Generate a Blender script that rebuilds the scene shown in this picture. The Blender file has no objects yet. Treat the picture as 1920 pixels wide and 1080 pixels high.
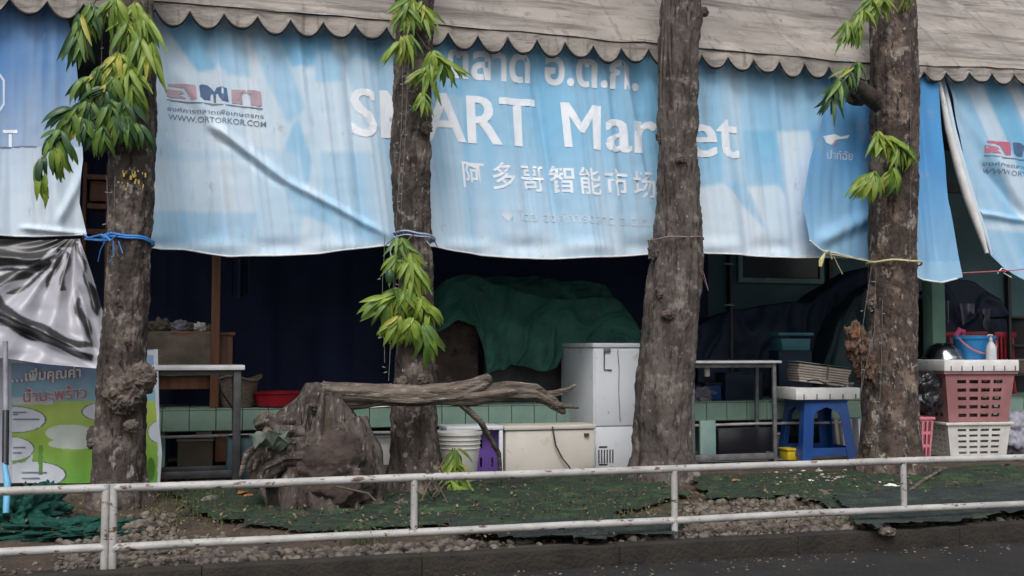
import bpy, bmesh, math, random
import numpy as np
from mathutils import Vector, Matrix, noise
random.seed(7); rng = np.random.default_rng(7)
R = math.radians
scene = bpy.context.scene
COL = scene.collection

# ---------------------------------------------------------------- camera
YAW, PIT, F = R(16.0), math.atan(115/2000), 2000.0      # F in photo pixels (photo 1920 wide)
fw = Vector((math.sin(YAW)*math.cos(PIT), math.cos(YAW)*math.cos(PIT), math.sin(PIT)))
rt = Vector((math.cos(YAW), -math.sin(YAW), 0))
up = rt.cross(fw)
CAMP = Vector((0, 0, 1.0))
cd = bpy.data.cameras.new('camera'); cam = bpy.data.objects.new('camera', cd); COL.objects.link(cam)
cam.matrix_world = Matrix(((rt.x, up.x, -fw.x, CAMP.x), (rt.y, up.y, -fw.y, CAMP.y), (rt.z, up.z, -fw.z, CAMP.z), (0, 0, 0, 1)))
cd.sensor_width = 36; cd.lens = 36*F/1920; cd.clip_end = 800; cd.clip_start = 0.05
scene.camera = cam
# ---------------------------------------------------------------- light
w = bpy.data.worlds.new('World'); scene.world = w; w.use_nodes = True
nt = w.node_tree; bg = nt.nodes['Background']
sky = nt.nodes.new('ShaderNodeTexSky'); sky.sky_type = 'NISHITA'; sky.sun_disc = False
SUN_EL, SUN_AZ = R(52), R(200)
sky.sun_elevation = SUN_EL; sky.sun_rotation = SUN_AZ; sky.dust_density = 4; sky.air_density = 1.2
hs = nt.nodes.new('ShaderNodeHueSaturation'); hs.inputs['Saturation'].default_value = 0.30
nt.links.new(sky.outputs[0], hs.inputs['Color']); nt.links.new(hs.outputs[0], bg.inputs[0])
bg.inputs[1].default_value = 0.13
sl = bpy.data.lights.new('sun', 'SUN'); sl.energy = 1.3; sl.angle = R(25); sl.color = (1, .97, .93)
so = bpy.data.objects.new('sun', sl); COL.objects.link(so)
sd = Vector((math.sin(SUN_AZ)*math.cos(SUN_EL), math.cos(SUN_AZ)*math.cos(SUN_EL), math.sin(SUN_EL)))
so.rotation_euler = sd.to_track_quat('Z', 'Y').to_euler()
so.location = (-4, -6, 12)
vs = scene.view_settings; vs.view_transform = 'Standard'; vs.look = 'None'; vs.gamma = 1; vs.use_curve_mapping = False
vs.exposure = 0.25

# ---------------------------------------------------------------- helpers
def U(px, py, Y):
    """world point on the vertical plane y=Y seen at a photo pixel (used to measure the photograph)"""
    d = fw + rt*((px-960)/F) + up*((540-py)/F)
    return CAMP + d*(Y/d.y)
def G(px, py, z=0.0):
    d = fw + rt*((px-960)/F) + up*((540-py)/F)
    return CAMP + d*((z-CAMP.z)/d.z)
def UX(px, Y): return U(px, 655, Y).x
def lin(c): return tuple((x/255/12.92 if x/255 <= .04045 else ((x/255+.055)/1.055)**2.4) for x in c)
def gz(y): return min(max((y-5.6)/1.4, 0), 1)*.05
def tag(o, label=None, cat=None, group=None, kind=None):
    if label: o['label'] = label
    if cat: o['category'] = cat
    if group: o['group'] = group
    if kind: o['kind'] = kind
    return o
def link(name, me, mat=None, parent=None, loc=None):
    o = bpy.data.objects.new(name, me); COL.objects.link(o)
    if mat and me and len(me.materials) == 0: me.materials.append(mat)
    if parent: o.parent = parent
    if loc is not None: o.location = loc
    return o
def empty(name, loc, label=None, cat=None, group=None, rz=0):
    o = bpy.data.objects.new(name, None); COL.objects.link(o)
    o.location = loc; o.rotation_euler = (0, 0, rz); o.empty_display_size = .1
    return tag(o, label, cat, group)
class MB:
    """collects shapes into one mesh; coordinates local to the parent"""
    def __init__(s): s.bm = bmesh.new()
    def box(s, c, size, rot=None, bev=0.0):
        m = Matrix.Translation(c) @ (rot.to_4x4() if rot is not None else Matrix.Identity(4)) @ Matrix.Diagonal((*size, 1))
        r = bmesh.ops.create_cube(s.bm, size=1, matrix=m)
        if bev:
            es = list({e for v in r['verts'] for e in v.link_edges})
            bmesh.ops.bevel(s.bm, geom=es, offset=bev, segments=2, affect='EDGES', profile=.5)
        return s
    def tube(s, pts, rad, n=8, cap=True):
        pts = [Vector(p) for p in pts]; rads = rad if isinstance(rad, (list, tuple)) else [rad]*len(pts)
        rings = []; prev = None
        for i, p in enumerate(pts):
            t = (pts[min(i+1, len(pts)-1)]-pts[max(i-1, 0)]).normalized()
            a = prev if prev is not None else (Vector((0, 0, 1)) if abs(t.z) < .9 else Vector((1, 0, 0)))
            a = (a - t*a.dot(t)).normalized(); prev = a; b = t.cross(a)
            rings.append([s.bm.verts.new(p + (a*math.cos(2*math.pi*k/n) + b*math.sin(2*math.pi*k/n))*rads[i]) for k in range(n)])
        for i in range(len(rings)-1):
            for k in range(n):
                s.bm.faces.new((rings[i][k], rings[i][(k+1) % n], rings[i+1][(k+1) % n], rings[i+1][k]))
        if cap:
            s.bm.faces.new(rings[0][::-1]); s.bm.faces.new(rings[-1])
        return s
    def lathe(s, prof, n=32, c=(0, 0, 0), sy=1.0):
        c = Vector(c); rings = []
        for r, z in prof:
            rings.append([s.bm.verts.new(c + Vector((r*math.cos(2*math.pi*k/n), sy*r*math.sin(2*math.pi*k/n), z))) for k in range(n)])
        for i in range(len(rings)-1):
            for k in range(n):
                s.bm.faces.new((rings[i][k], rings[i][(k+1) % n], rings[i+1][(k+1) % n], rings[i+1][k]))
        return s
    def poly(s, pts):
        vs_ = [s.bm.verts.new(p) for p in pts]; s.bm.faces.new(vs_); return s
    def quad_strip(s, grid):
        vv = [[s.bm.verts.new(p) for p in row] for row in grid]
        for i in range(len(vv)-1):
            for j in range(len(vv[0])-1):
                s.bm.faces.new((vv[i][j], vv[i][j+1], vv[i+1][j+1], vv[i+1][j]))
        return s
    def solid(s, t):
        bmesh.ops.solidify(s.bm, geom=s.bm.faces[:], thickness=t); return s
    def build(s, name, mat, parent=None, smooth=True, loc=None):
        bmesh.ops.recalc_face_normals(s.bm, faces=s.bm.faces[:])
        me = bpy.data.meshes.new(name); s.bm.to_mesh(me); s.bm.free()
        if smooth:
            me.polygons.foreach_set('use_smooth', [True]*len(me.polygons))
            me.set_sharp_from_angle(angle=R(38))
        return link(name, me, mat, parent, loc)
def np_mesh(name, v, f, mat, parent=None, cols=None, smooth=True):
    v = np.asarray(v, dtype=np.float32); f = np.asarray(f, dtype=np.int32)
    me = bpy.data.meshes.new(name)
    me.vertices.add(len(v)); me.vertices.foreach_set('co', v.ravel())
    k = f.shape[1]
    me.loops.add(f.size); me.loops.foreach_set('vertex_index', f.ravel())
    me.polygons.add(len(f)); me.polygons.foreach_set('loop_start', np.arange(0, f.size, k, dtype=np.int32))
    me.update(calc_edges=True); me.validate()
    if smooth: me.polygons.foreach_set('use_smooth', [True]*len(me.polygons))
    if cols is not None:
        a = me.color_attributes.new(name='Col', type='FLOAT_COLOR', domain='POINT')
        c4 = np.ones((len(v), 4), dtype=np.float32); c4[:, :3] = cols
        a.data.foreach_set('color', c4.ravel())
    return link(name, me, mat, parent)
def grid_faces(nu, nv):
    i, j = np.meshgrid(np.arange(nv-1), np.arange(nu-1), indexing='ij')
    a = (i*nu+j).ravel(); return np.stack([a, a+1, a+nu+1, a+nu], 1)
def scatter(name, bv, bf, mats, mat, parent=None, smooth=True):
    """many small copies of one base shape as ONE mesh"""
    M = np.array(mats)                                   # n,4,4
    v = np.einsum('nij,kj->nki', M[:, :3, :3], bv) + M[:, None, :3, 3]
    n, k = len(M), len(bv)
    f = (np.asarray(bf)[None] + (np.arange(n)*k)[:, None, None]).reshape(-1, len(bf[0]))
    return np_mesh(name, v.reshape(-1, 3), f, mat, parent, smooth=smooth)
def N3(p, s=1.0, o=0.0): return noise.noise(Vector((p[0]*s+o, p[1]*s+o*.7, p[2]*s-o)))
def fbm(x, y, z, oc=4):
    t = 0; a = 1.0
    p = Vector((x, y, z))
    for _ in range(oc): t += a*noise.noise(p); p = p*2.03; a *= .5
    return t
def interp(pts, x):
    xs = [p[0] for p in pts]; return np.interp(x, xs, [p[1] for p in pts])

# ---------------------------------------------------------------- materials
def mat(name, c1, c2=None, rough=.7, scale=8, bump=.0, bscale=None, metal=0, spots=None, stretch=(1, 1, 1), detail=6, contrast=(.35, .65), alpha=None, coat=0, attr=False, trans=0, spec=.5, sheen=0):
    m = bpy.data.materials.new(name); m.use_nodes = True; T = m.node_tree; L = T.links.new
    b = T.nodes['Principled BSDF']; b.inputs['Roughness'].default_value = rough; b.inputs['Metallic'].default_value = metal
    b.inputs['Specular IOR Level'].default_value = spec
    if coat: b.inputs['Coat Weight'].default_value = coat; b.inputs['Coat Roughness'].default_value = .3
    if sheen: b.inputs['Sheen Weight'].default_value = sheen
    tc = T.nodes.new('ShaderNodeTexCoord'); mp = T.nodes.new('ShaderNodeMapping'); mp.inputs['Scale'].default_value = stretch
    L(tc.outputs['Object'], mp.inputs[0])
    n = T.nodes.new('ShaderNodeTexNoise'); n.inputs['Scale'].default_value = scale; n.inputs['Detail'].default_value = detail
    L(mp.outputs[0], n.inputs['Vector'])
    c2 = c2 or tuple(x*.75 for x in c1)
    mix = T.nodes.new('ShaderNodeMix'); mix.data_type = 'RGBA'
    mr = T.nodes.new('ShaderNodeMapRange'); mr.inputs[1].default_value = contrast[0]; mr.inputs[2].default_value = contrast[1]
    L(n.outputs[0], mr.inputs[0]); L(mr.outputs[0], mix.inputs[0])
    mix.inputs[6].default_value = (*c1, 1); mix.inputs[7].default_value = (*c2, 1)
    out = mix.outputs[2]
    if attr:
        at = T.nodes.new('ShaderNodeAttribute'); at.attribute_name = 'Col'
        mm = T.nodes.new('ShaderNodeMix'); mm.data_type = 'RGBA'; mm.blend_type = 'MULTIPLY'; mm.inputs[0].default_value = 1
        L(at.outputs['Color'], mm.inputs[6]); L(out, mm.inputs[7]); out = mm.outputs[2]
    for sp in (spots or []):
        col, sc, lo, hi = sp[:4]; st = sp[4] if len(sp) > 4 else (1, 1, 1)
        mp2 = T.nodes.new('ShaderNodeMapping'); mp2.inputs['Scale'].default_value = st; L(tc.outputs['Object'], mp2.inputs[0])
        n2 = T.nodes.new('ShaderNodeTexNoise'); n2.inputs['Scale'].default_value = sc; n2.inputs['Detail'].default_value = 5
        n2.inputs['Roughness'].default_value = .65
        L(mp2.outputs[0], n2.inputs['Vector'])
        r2 = T.nodes.new('ShaderNodeMapRange'); r2.inputs[1].default_value = lo; r2.inputs[2].default_value = hi
        L(n2.outputs[0], r2.inputs[0])
        m2 = T.nodes.new('ShaderNodeMix'); m2.data_type = 'RGBA'; L(r2.outputs[0], m2.inputs[0]); L(out, m2.inputs[6])
        m2.inputs[7].default_value = (*col, 1); out = m2.outputs[2]
    L(out, b.inputs['Base Color'])
    if bump:
        nb = T.nodes.new('ShaderNodeTexNoise'); nb.inputs['Scale'].default_value = bscale or scale*3; nb.inputs['Detail'].default_value = 8
        L(mp.outputs[0], nb.inputs['Vector'])
        bp = T.nodes.new('ShaderNodeBump'); bp.inputs['Strength'].default_value = bump; bp.inputs['Distance'].default_value = .02
        L(nb.outputs[0], bp.inputs['Height']); L(bp.outputs[0], b.inputs['Normal'])
    if trans:
        tr = T.nodes.new('ShaderNodeBsdfTranslucent'); L(out, tr.inputs[0])
        ms = T.nodes.new('ShaderNodeMixShader'); ms.inputs[0].default_value = trans
        L(b.outputs[0], ms.inputs[1]); L(tr.outputs[0], ms.inputs[2]); L(ms.outputs[0], T.nodes['Material Output'].inputs[0])
    if alpha is not None: b.inputs['Alpha'].default_value = alpha
    return m
M = {}
M['bark'] = mat('bark', (.072, .056, .047), (.027, .0215, .019), .9, 9, 1.0, 38, stretch=(1, 1, .6),
    spots=[((.15, .122, .105), 5, .50, .62), ((.22, .20, .18), 13, .575, .64, (1, 1, .8)), ((.016, .012, .011), 14, .57, .64, (1.8, 1.8, .6)), ((.36, .33, .29), 34, .67, .71, (1, 1, .5))])
M['bark_pale'] = mat('bark_pale', (.112, .092, .080), (.045, .037, .032), .9, 6, .9, 40, stretch=(1.3, 1.3, .4),
    spots=[((.19, .165, .148), 9, .53, .66), ((.36, .33, .29), 28, .65, .70, (1, 1, .6)), ((.026, .02, .018), 13, .565, .64, (2.4, 2.4, .35))])
M['bark_brown'] = mat('bark_brown', (.088, .060, .048), (.030, .021, .018), .9, 9, 1.0, 38, stretch=(1, 1, .6), spots=[((.17, .125, .10), 5, .51, .63), ((.26, .23, .20), 12, .57, .64, (1, 1, .7)), ((.016, .012, .011), 14, .56, .63, (1.8, 1.8, .6)), ((.34, .31, .28), 34, .66, .70, (1, 1, .5))])
M['burl'] = mat('burl', (.15, .12, .10), (.05, .038, .032), .9, 18, .9, 50, spots=[((.30, .26, .23), 24, .58, .7)])
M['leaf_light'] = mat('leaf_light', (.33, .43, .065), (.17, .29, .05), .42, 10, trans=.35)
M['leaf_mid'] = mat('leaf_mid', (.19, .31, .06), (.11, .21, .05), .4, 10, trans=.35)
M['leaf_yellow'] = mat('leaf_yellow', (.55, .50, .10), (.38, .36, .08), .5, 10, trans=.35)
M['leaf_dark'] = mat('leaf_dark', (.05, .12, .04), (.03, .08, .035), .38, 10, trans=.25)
M['leaf_dry'] = mat('leaf_dry', (.40, .13, .035), (.22, .10, .04), .7, 20)
M['leaf_litter'] = mat('leaf_litter', (.24, .18, .10), (.07, .045, .03), .8, 14, contrast=(.3, .7))
M['twig'] = mat('twig', (.12, .10, .07), (.06, .05, .035), .85, 20, .3)
M['banner'] = mat('banner', (1, 1, 1), (.93, .93, .94), .75, 3, .06, 14, attr=True, trans=.12, contrast=(.3, .7),
    spots=[((.30, .34, .37), 2.6, .62, .85, (2.2, 1, .3)), ((.38, .40, .40), 9, .62, .80, (1, 1, .5)), ((.12, .12, .13), 26, .755, .78)])
M['print_white'] = mat('print_white', (.84, .87, .93), (.76, .82, .90), .55, 6)
M['print_faint'] = mat('print_faint', (.60, .68, .79), (.50, .62, .76), .55, 12)
M['print_red'] = mat('print_red', (.46, .30, .35), (.42, .33, .40), .55, 8)
M['print_red_strong'] = mat('print_red_strong', (.52, .12, .20), (.45, .18, .25), .55, 12)
M['print_navy'] = mat('print_navy', (.06, .11, .23), (.09, .16, .30), .55, 12)
M['print_grey'] = mat('print_grey', (.12, .15, .22), (.22, .26, .34), .55, 15)
M['poster_red'] = mat('poster_red', (.50, .13, .15), (.46, .22, .24), .4, 30)
M['awning'] = mat('awning', (.35, .315, .285), (.23, .205, .185), .85, 2.2, .35, 24, stretch=(1, 1, 1.6), attr=True,
    spots=[((.11, .095, .085), 2.2, .51, .66, (.3, 1, 4)), ((.16, .14, .125), 7, .56, .70, (2.5, 1, .35)), ((.11, .095, .085), 12, .60, .68, (.25, 1, 4)), ((.40, .37, .34), 4, .58, .75, (.6, 1, 1.4))])
M['piping'] = mat('piping', (.012, .012, .014), (.02, .018, .018), .8, 20)
M['rail_paint'] = mat('rail_paint', (.44, .43, .42), (.30, .29, .28), .5, 6, .2, 40,
    spots=[((.11, .055, .035), 26, .595, .635, (.45, 1, 1.2)), ((.045, .03, .025), 50, .635, .67)])
M['rope_blue'] = mat('rope_blue', (.03, .20, .62), (.05, .28, .70), .5, 60, .4)
M['rope_pale'] = mat('rope_pale', (.40, .48, .62), (.25, .35, .6), .6, 60, .4)
M['rope_yellow'] = mat('rope_yellow', (.62, .58, .30), (.5, .45, .22), .6, 60, .3)
M['rope_red'] = mat('rope_red', (.55, .12, .16), (.4, .1, .12), .6, 60, .3)
M['rope_pink'] = mat('rope_pink', (.30, .18, .22), (.22, .15, .18), .7, 60, .3)
M['wire'] = mat('wire', (.16, .15, .14), (.08, .08, .08), .6, 30)
M['bulb'] = mat('bulb', (.30, .29, .28), (.2, .2, .2), .35, 30)
M['soil'] = mat('soil', (.085, .058, .04), (.04, .028, .02), .95, 5, .9, 40, spots=[((.15, .11, .08), 12, .58, .72)])
M['net_green'] = mat('net_green', (.016, .034, .017), (.008, .018, .012), .85, 5, .9, 60, spots=[((.034, .075, .026), 5, .50, .66), ((.060, .045, .030), 9, .56, .66), ((.008, .012, .008), 15, .57, .65)])
M['net_grey'] = mat('net_grey', (.026, .040, .036), (.011, .018, .018), .85, 6, 1.0, 70, spots=[((.05, .065, .045), 7, .54, .66, (.5, 1, 1)), ((.07, .055, .04), 19, .63, .7), ((.008, .012, .012), 11, .58, .66)])
M['net_teal'] = mat('net_teal', (.0, .10, .072), (.0, .045, .034), .75, 30, 1.0, 220, spots=[((.01, .17, .12), 60, .5, .65)])
M['stone'] = mat('stone', (.19, .16, .135), (.045, .036, .03), .85, 22, .4, 60, contrast=(.32, .68), detail=2)
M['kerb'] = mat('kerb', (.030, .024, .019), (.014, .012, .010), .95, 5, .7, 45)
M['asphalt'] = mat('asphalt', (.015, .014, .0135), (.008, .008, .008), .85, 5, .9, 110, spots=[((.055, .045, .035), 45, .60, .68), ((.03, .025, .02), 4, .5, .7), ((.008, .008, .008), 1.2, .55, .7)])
M['concrete'] = mat('concrete', (.16, .15, .14), (.10, .095, .09), .9, 4, .4, 40)
M['grass'] = mat('grass', (.12, .15, .045), (.05, .075, .02), .7, 9, trans=.2)
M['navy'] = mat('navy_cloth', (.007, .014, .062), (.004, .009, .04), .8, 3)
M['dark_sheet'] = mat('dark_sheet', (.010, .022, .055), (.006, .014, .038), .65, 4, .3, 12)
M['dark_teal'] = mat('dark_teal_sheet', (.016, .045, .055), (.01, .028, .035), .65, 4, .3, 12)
M['green_tarp'] = mat('green_tarp', (.032, .145, .105), (.018, .09, .066), .7, 4, .7, 45, spots=[((.07, .13, .10), 7, .58, .72)])
M['green_wall'] = mat('green_wall', (.12, .21, .22), (.085, .16, .175), .8, 2, .1)
M['green_paint'] = mat('green_paint', (.24, .42, .32), (.18, .33, .26), .5, 5)
M['roof_metal'] = mat('roof_metal', (.12, .12, .13), (.08, .08, .09), .6, 3)
M['tile'] = mat('tile', (.34, .50, .41), (.25, .40, .33), .35, 7, .1, 30, spots=[((.38, .48, .44), 22, .6, .72), ((.10, .12, .10), 9, .68, .8)])
M['grout'] = mat('grout', (.12, .14, .13), (.08, .09, .08), .9, 20)
M['wood_old'] = mat('wood_old', (.17, .135, .11), (.055, .043, .035), .9, 9, .9, 34, stretch=(.5, 2, 2), spots=[((.34, .30, .27), 20, .55, .7, (.4, 2, 2)), ((.022, .018, .016), 16, .62, .72)])
M['wood_up'] = mat('wood_weathered', (.105, .084, .072), (.034, .027, .023), .92, 8, 1.0, 26, stretch=(2.2, 2.2, .6), spots=[((.25, .215, .19), 13, .57, .67, (2, 2, .5)), ((.018, .014, .012), 12, .57, .65, (2.4, 2.4, .7)), ((.10, .10, .06), 5, .6, .7)])
M['wood_end'] = mat('wood_cut', (.060, .042, .034), (.022, .016, .014), .92, 6, .9, 18, spots=[((.17, .14, .12), 9, .58, .70), ((.015, .012, .01), 7, .58, .70)])
M['wood_brown'] = mat('wood_brown', (.22, .09, .045), (.13, .055, .03), .55, 5, .15, 20, stretch=(4, 4, .5))
M['sack'] = mat('sack', (.19, .16, .12), (.13, .11, .085), .9, 6, .5, 80)
M['metal_dark'] = mat('metal_dark', (.06, .06, .065), (.035, .035, .04), .5, 12, metal=.3)
M['metal_grey'] = mat('metal_grey', (.22, .23, .24), (.13, .13, .14), .5, 12, metal=.4)
M['steel'] = mat('steel', (.62, .63, .64), (.5, .5, .5), .16, 4, metal=1)
M['table_white'] = mat('table_white', (.70, .69, .70), (.55, .54, .54), .45, 8, spots=[((.22, .18, .15), 22, .67, .72)])
M['enamel'] = mat('enamel', (.66, .68, .72), (.60, .62, .66), .35, 3, spots=[((.34, .31, .27), 6, .60, .78), ((.22, .19, .16), 19, .66, .72)])
M['cream'] = mat('cream', (.58, .55, .50), (.48, .45, .40), .5, 3, .05, spots=[((.36, .31, .25), 4, .55, .75), ((.18, .14, .10), 14, .64, .72)])
M['styro'] = mat('styrofoam', (.78, .78, .78), (.66, .65, .64), .75, 10, .25, 120, spots=[((.30, .28, .25), 7, .62, .74)])
M['stool_blue'] = mat('plastic_blue', (.012, .075, .30), (.01, .055, .22), .38, 8)
M['bucket_blue'] = mat('bucket_blue', (.04, .30, .66), (.03, .25, .58), .35, 8)
M['pink'] = mat('plastic_pink', (.66, .22, .28), (.55, .17, .22), .45, 9)
M['pink_bright'] = mat('plastic_pink_bright', (.75, .12, .28), (.65, .1, .22), .4, 9)
M['mauve'] = mat('plastic_mauve', (.36, .17, .18), (.28, .125, .13), .5, 6, spots=[((.2, .14, .12), 12, .66, .75)])
M['white_pl'] = mat('plastic_white', (.66, .65, .62), (.54, .53, .50), .45, 7, spots=[((.3, .27, .22), 14, .66, .76)])
M['red'] = mat('plastic_red', (.45, .018, .03), (.33, .015, .025), .4, 7)
M['purple'] = mat('plastic_purple', (.13, .06, .30), (.09, .04, .22), .45, 7)
M['yellow'] = mat('plastic_yellow', (.65, .46, .02), (.5, .36, .02), .45, 7)
M['teal_box'] = mat('plastic_teal', (.05, .20, .24), (.035, .15, .19), .45, 7)
M['mint_box'] = mat('plastic_mint', (.28, .42, .38), (.2, .32, .29), .55, 7)
M['black_bag'] = mat('black_bag', (.012, .012, .016), (.02, .02, .025), .25, 10, .6, 20)
M['grey_bag'] = mat('grey_bag', (.30, .30, .36), (.2, .2, .25), .5, 6, .6, 16)
M['wicker'] = mat('wicker', (.28, .22, .17), (.15, .11, .085), .8, 40, .9, 60, stretch=(1, 1, 3))
M['paper'] = mat('paper', (.50, .44, .38), (.36, .31, .27), .8, 8)
M['paper_edge'] = mat('paper_edge', (.16, .10, .085), (.1, .07, .06), .8, 14)
M['black'] = mat('black_gloss', (.01, .01, .014), (.014, .014, .02), .25, 4)
M['film'] = mat('glare_painted_film', (.43, .42, .47), (.33, .33, .38), .5, 3, .12, 8, metal=.0, attr=True, coat=.5)  # pale base colour carries the sky glare of a dark film
M['poster'] = mat('poster_vinyl', (1, 1, 1), (.92, .92, .94), .3, 4, attr=True, trans=.1)
M['fern'] = mat('fern', (.10, .13, .10), (.05, .07, .05), .7, 12)
M['coir'] = mat('coir', (.16, .09, .06), (.06, .035, .025), .95, 25, 1, 60)
M['blue_pole'] = mat('pole_blue', (.15, .45, .70), (.12, .36, .6), .4, 9)
M['paint_blotch'] = mat('yellow_paint', (.50, .36, .08), (.3, .22, .07), .8, 20)

# ---------------------------------------------------------------- ground, road, kerb
def strip(name, y0, y1, x0, x1, zf, m, n=(400, 120), kind='structure'):
    xs = np.linspace(x0, x1, n[0]); ys = np.linspace(y0, y1, n[1])
    v = [(x, y, zf(x, y)) for y in ys for x in xs]
    o = np_mesh(name, v, grid_faces(n[0], n[1]), m); tag(o, kind=kind); return o
b = MB(); b.poly([(-150, -200, -.16), (200, -200, -.16), (200, 260, -.16), (-150, 260, -.16)]); tag(b.build('ground', M['concrete'], smooth=False), kind='structure')
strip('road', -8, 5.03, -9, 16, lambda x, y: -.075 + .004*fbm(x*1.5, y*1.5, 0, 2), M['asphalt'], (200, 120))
def soil_z(x, y): return gz(y) + .012*fbm(x*2, y*2, 3, 3) + (.01 if y < 5.3 else 0)
strip('planting_strip', 5.11, 8.15, -9, 16, soil_z, M['soil'], (600, 90))
kb = MB()
x = -9.0
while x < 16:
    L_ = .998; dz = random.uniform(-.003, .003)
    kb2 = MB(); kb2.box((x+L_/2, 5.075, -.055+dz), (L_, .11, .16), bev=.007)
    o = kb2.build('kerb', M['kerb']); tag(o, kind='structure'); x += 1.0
strip('market_floor', 8.15, 13, -9, 18, lambda x, y: .06, M['concrete'], (4, 4))

def net_sheet(name, px_outline, m, label, group, amp=.02, z0=.018):
    """dark shade netting lying on the soil, outline measured on the ground"""
    pts = [G(px, py, .03) for px, py in px_outline]
    from mathutils.geometry import delaunay_2d_cdt
    poly = [(p.x, p.y) for p in pts]
    x0, x1 = min(p[0] for p in poly), max(p[0] for p in poly); y0, y1 = min(p[1] for p in poly), max(p[1] for p in poly)
    nx, ny = int((x1-x0)/.022)+2, int((y1-y0)/.022)+2
    xs = np.linspace(x0, x1, nx); ys = np.linspace(y0, y1, ny)
    P = np.array(poly); X, Y_ = np.meshgrid(xs, ys)
    jit = np.array([[.11*fbm(a*3.5, b_*5, 9, 4) for a, b_ in zip(r1, r2)] for r1, r2 in zip(X, Y_)])
    ins = inside(X+jit, Y_+jit, P)
    idx = {}; v = []; f = []
    def vi(i, j):
        if (i, j) not in idx:
            idx[(i, j)] = len(v); xx, yy = xs[i], ys[j]
            wr = amp*1.5*abs(fbm(xx*1.3+.6*yy, yy*7.5, 5, 4)) + .010*abs(fbm(xx*7, yy*19, 2, 3))
            v.append((xx, yy, max(soil_z(xx, yy), gz(yy)) + z0 + wr))
        return idx[(i, j)]
    for j in range(ny-1):
        for i in range(nx-1):
            if ins[j, i]: f.append((vi(i, j), vi(i+1, j), vi(i+1, j+1), vi(i, j+1)))
    o = np_mesh(name, v, f, m); tag(o, label, 'netting', group); return o
def inside(X, Y_, P):
    r = np.zeros(X.shape, bool); n = len(P); j = n-1
    for i in range(n):
        xi, yi = P[i]; xj, yj = P[j]
        c = ((yi > Y_) != (yj > Y_)) & (X < (xj-xi)*(Y_-yi)/((yj-yi) if yj != yi else 1e-9)+xi)
        r ^= c; j = i
    return r
net_sheet('shade_net', [(300, 925), (480, 905), (760, 905), (1180, 900), (1300, 935), (1150, 965), (1230, 985), (1130, 1000), (900, 985), (700, 990), (560, 1000), (420, 985), (330, 965), (370, 950)], M['net_green'],
          'dark green shade netting rumpled over the soil below the driftwood stump', 'shade netting on the planting strip')
net_sheet('shade_net', [(1290, 905), (1600, 893), (1960, 885), (1990, 950), (1760, 962), (1560, 955), (1480, 935), (1330, 945)], M['net_green'],
          'mossy green netting covering the ground in front of the blue stool and the baskets', 'shade netting on the planting strip', amp=.022)
net_sheet('shade_net', [(1560, 940), (1760, 930), (1990, 905), (1990, 965), (1800, 985), (1640, 1003), (1600, 990), (1590, 962)], M['net_grey'],
          'grey-green netting bunched beneath the lower rail near the frame\'s right edge', 'shade netting on the planting strip', z0=.045)
net_sheet('shade_net', [(820, 985), (1130, 985), (1270, 975), (1290, 1005), (1100, 1022), (900, 1012)], M['net_grey'],
          'dark netting strip lying under the lower rail left of the middle railing post', 'shade netting on the planting strip', z0=.035)
# gravel, litter, grass
ico = bmesh.new(); bmesh.ops.create_icosphere(ico, subdivisions=2, radius=1)
IV = np.array([v.co[:] for v in ico.verts]); IV *= (1+.16*np.array([noise.noise(v.co*1.3) for v in ico.verts]))[:, None]
IF = [[v.index for v in f.verts] for f in ico.faces]; ico.free()
def rmat(loc, s, rx=None, rz=None, ry=0.):
    m = Matrix.Translation(loc) @ Matrix.Rotation(random.uniform(0, 6.28) if rz is None else rz, 4, 'Z') @ Matrix.Rotation(random.uniform(-.4, .4) if rx is None else rx, 4, 'X') @ Matrix.Rotation(ry, 4, 'Y') @ Matrix.Diagonal((*s, 1))
    return [list(r) for r in m]
ms = []
def stones(px0, px1, py0, py1, n, lo=.009, hi=.03):
    for _ in range(n):
        px = random.uniform(px0, px1); py = random.uniform(py0, py1) - (px-1280)*.047
        p = G(px, py, .02)
        if p.y < 5.14 or p.y > 8: continue
        s = lo+(hi-lo)*random.random()**2.2
        ms.append(rmat((p.x, p.y, soil_z(p.x, p.y)+s*.35), (s*random.uniform(.9, 1.5), s, s*random.uniform(.5, .95)), rx=random.uniform(-.7, .7), ry=random.uniform(-.6, .6)))
stones(380, 900, 992, 1018, 480); stones(640, 1000, 998, 1020, 170)
stones(1180, 1620, 978, 1012, 1000); stones(1280, 1560, 946, 980, 420); stones(1500, 1560, 935, 955, 60)
stones(1560, 2000, 992, 1018, 260); stones(100, 420, 960, 1010, 500, .01, .022); stones(-100, 2000, 992, 1018, 450, .007, .02); stones(220, 330, 925, 960, 90)
tag(scatter('gravel', IV, IF, ms, M['stone']), 'pale river pebbles scattered along the kerb under the railing', 'gravel', kind='stuff')
LV = np.array([(0, 0, 0), (.25, .3, .03), (-.25, .3, .05), (.22, .7, .1), (-.24, .7, .06), (0, 1, .02)]); LF = [(0, 1, 2, 2), (1, 3, 4, 2), (3, 5, 4, 4)]
LF = [(0, 1, 2), (1, 3, 4), (1, 4, 2), (3, 5, 4)]
ms = []
for _ in range(4200):
    p = G(random.uniform(-50, 2000), random.uniform(895, 1012), .03)
    if not 5.13 < p.y < 7.9: continue
    s = random.uniform(.010, .042)
    ms.append(rmat((p.x, p.y, soil_z(p.x, p.y)+random.uniform(.02, .05)), (s*.7, s, s), rx=random.uniform(-.2, .5)))
tag(scatter('fallen_leaves', LV, LF, ms, M['leaf_litter'], smooth=False), 'small brown fallen leaves scattered over the planting strip', 'leaf litter', kind='stuff')
ms = []
for _ in range(550):
    x_, y_ = random.uniform(-2.5, 8), 5.02-abs(random.gauss(0, .22)); s = random.uniform(.002, .008)
    ms.append(rmat((x_, y_, -.072), (s*1.4, s, s*.6)))
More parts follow.
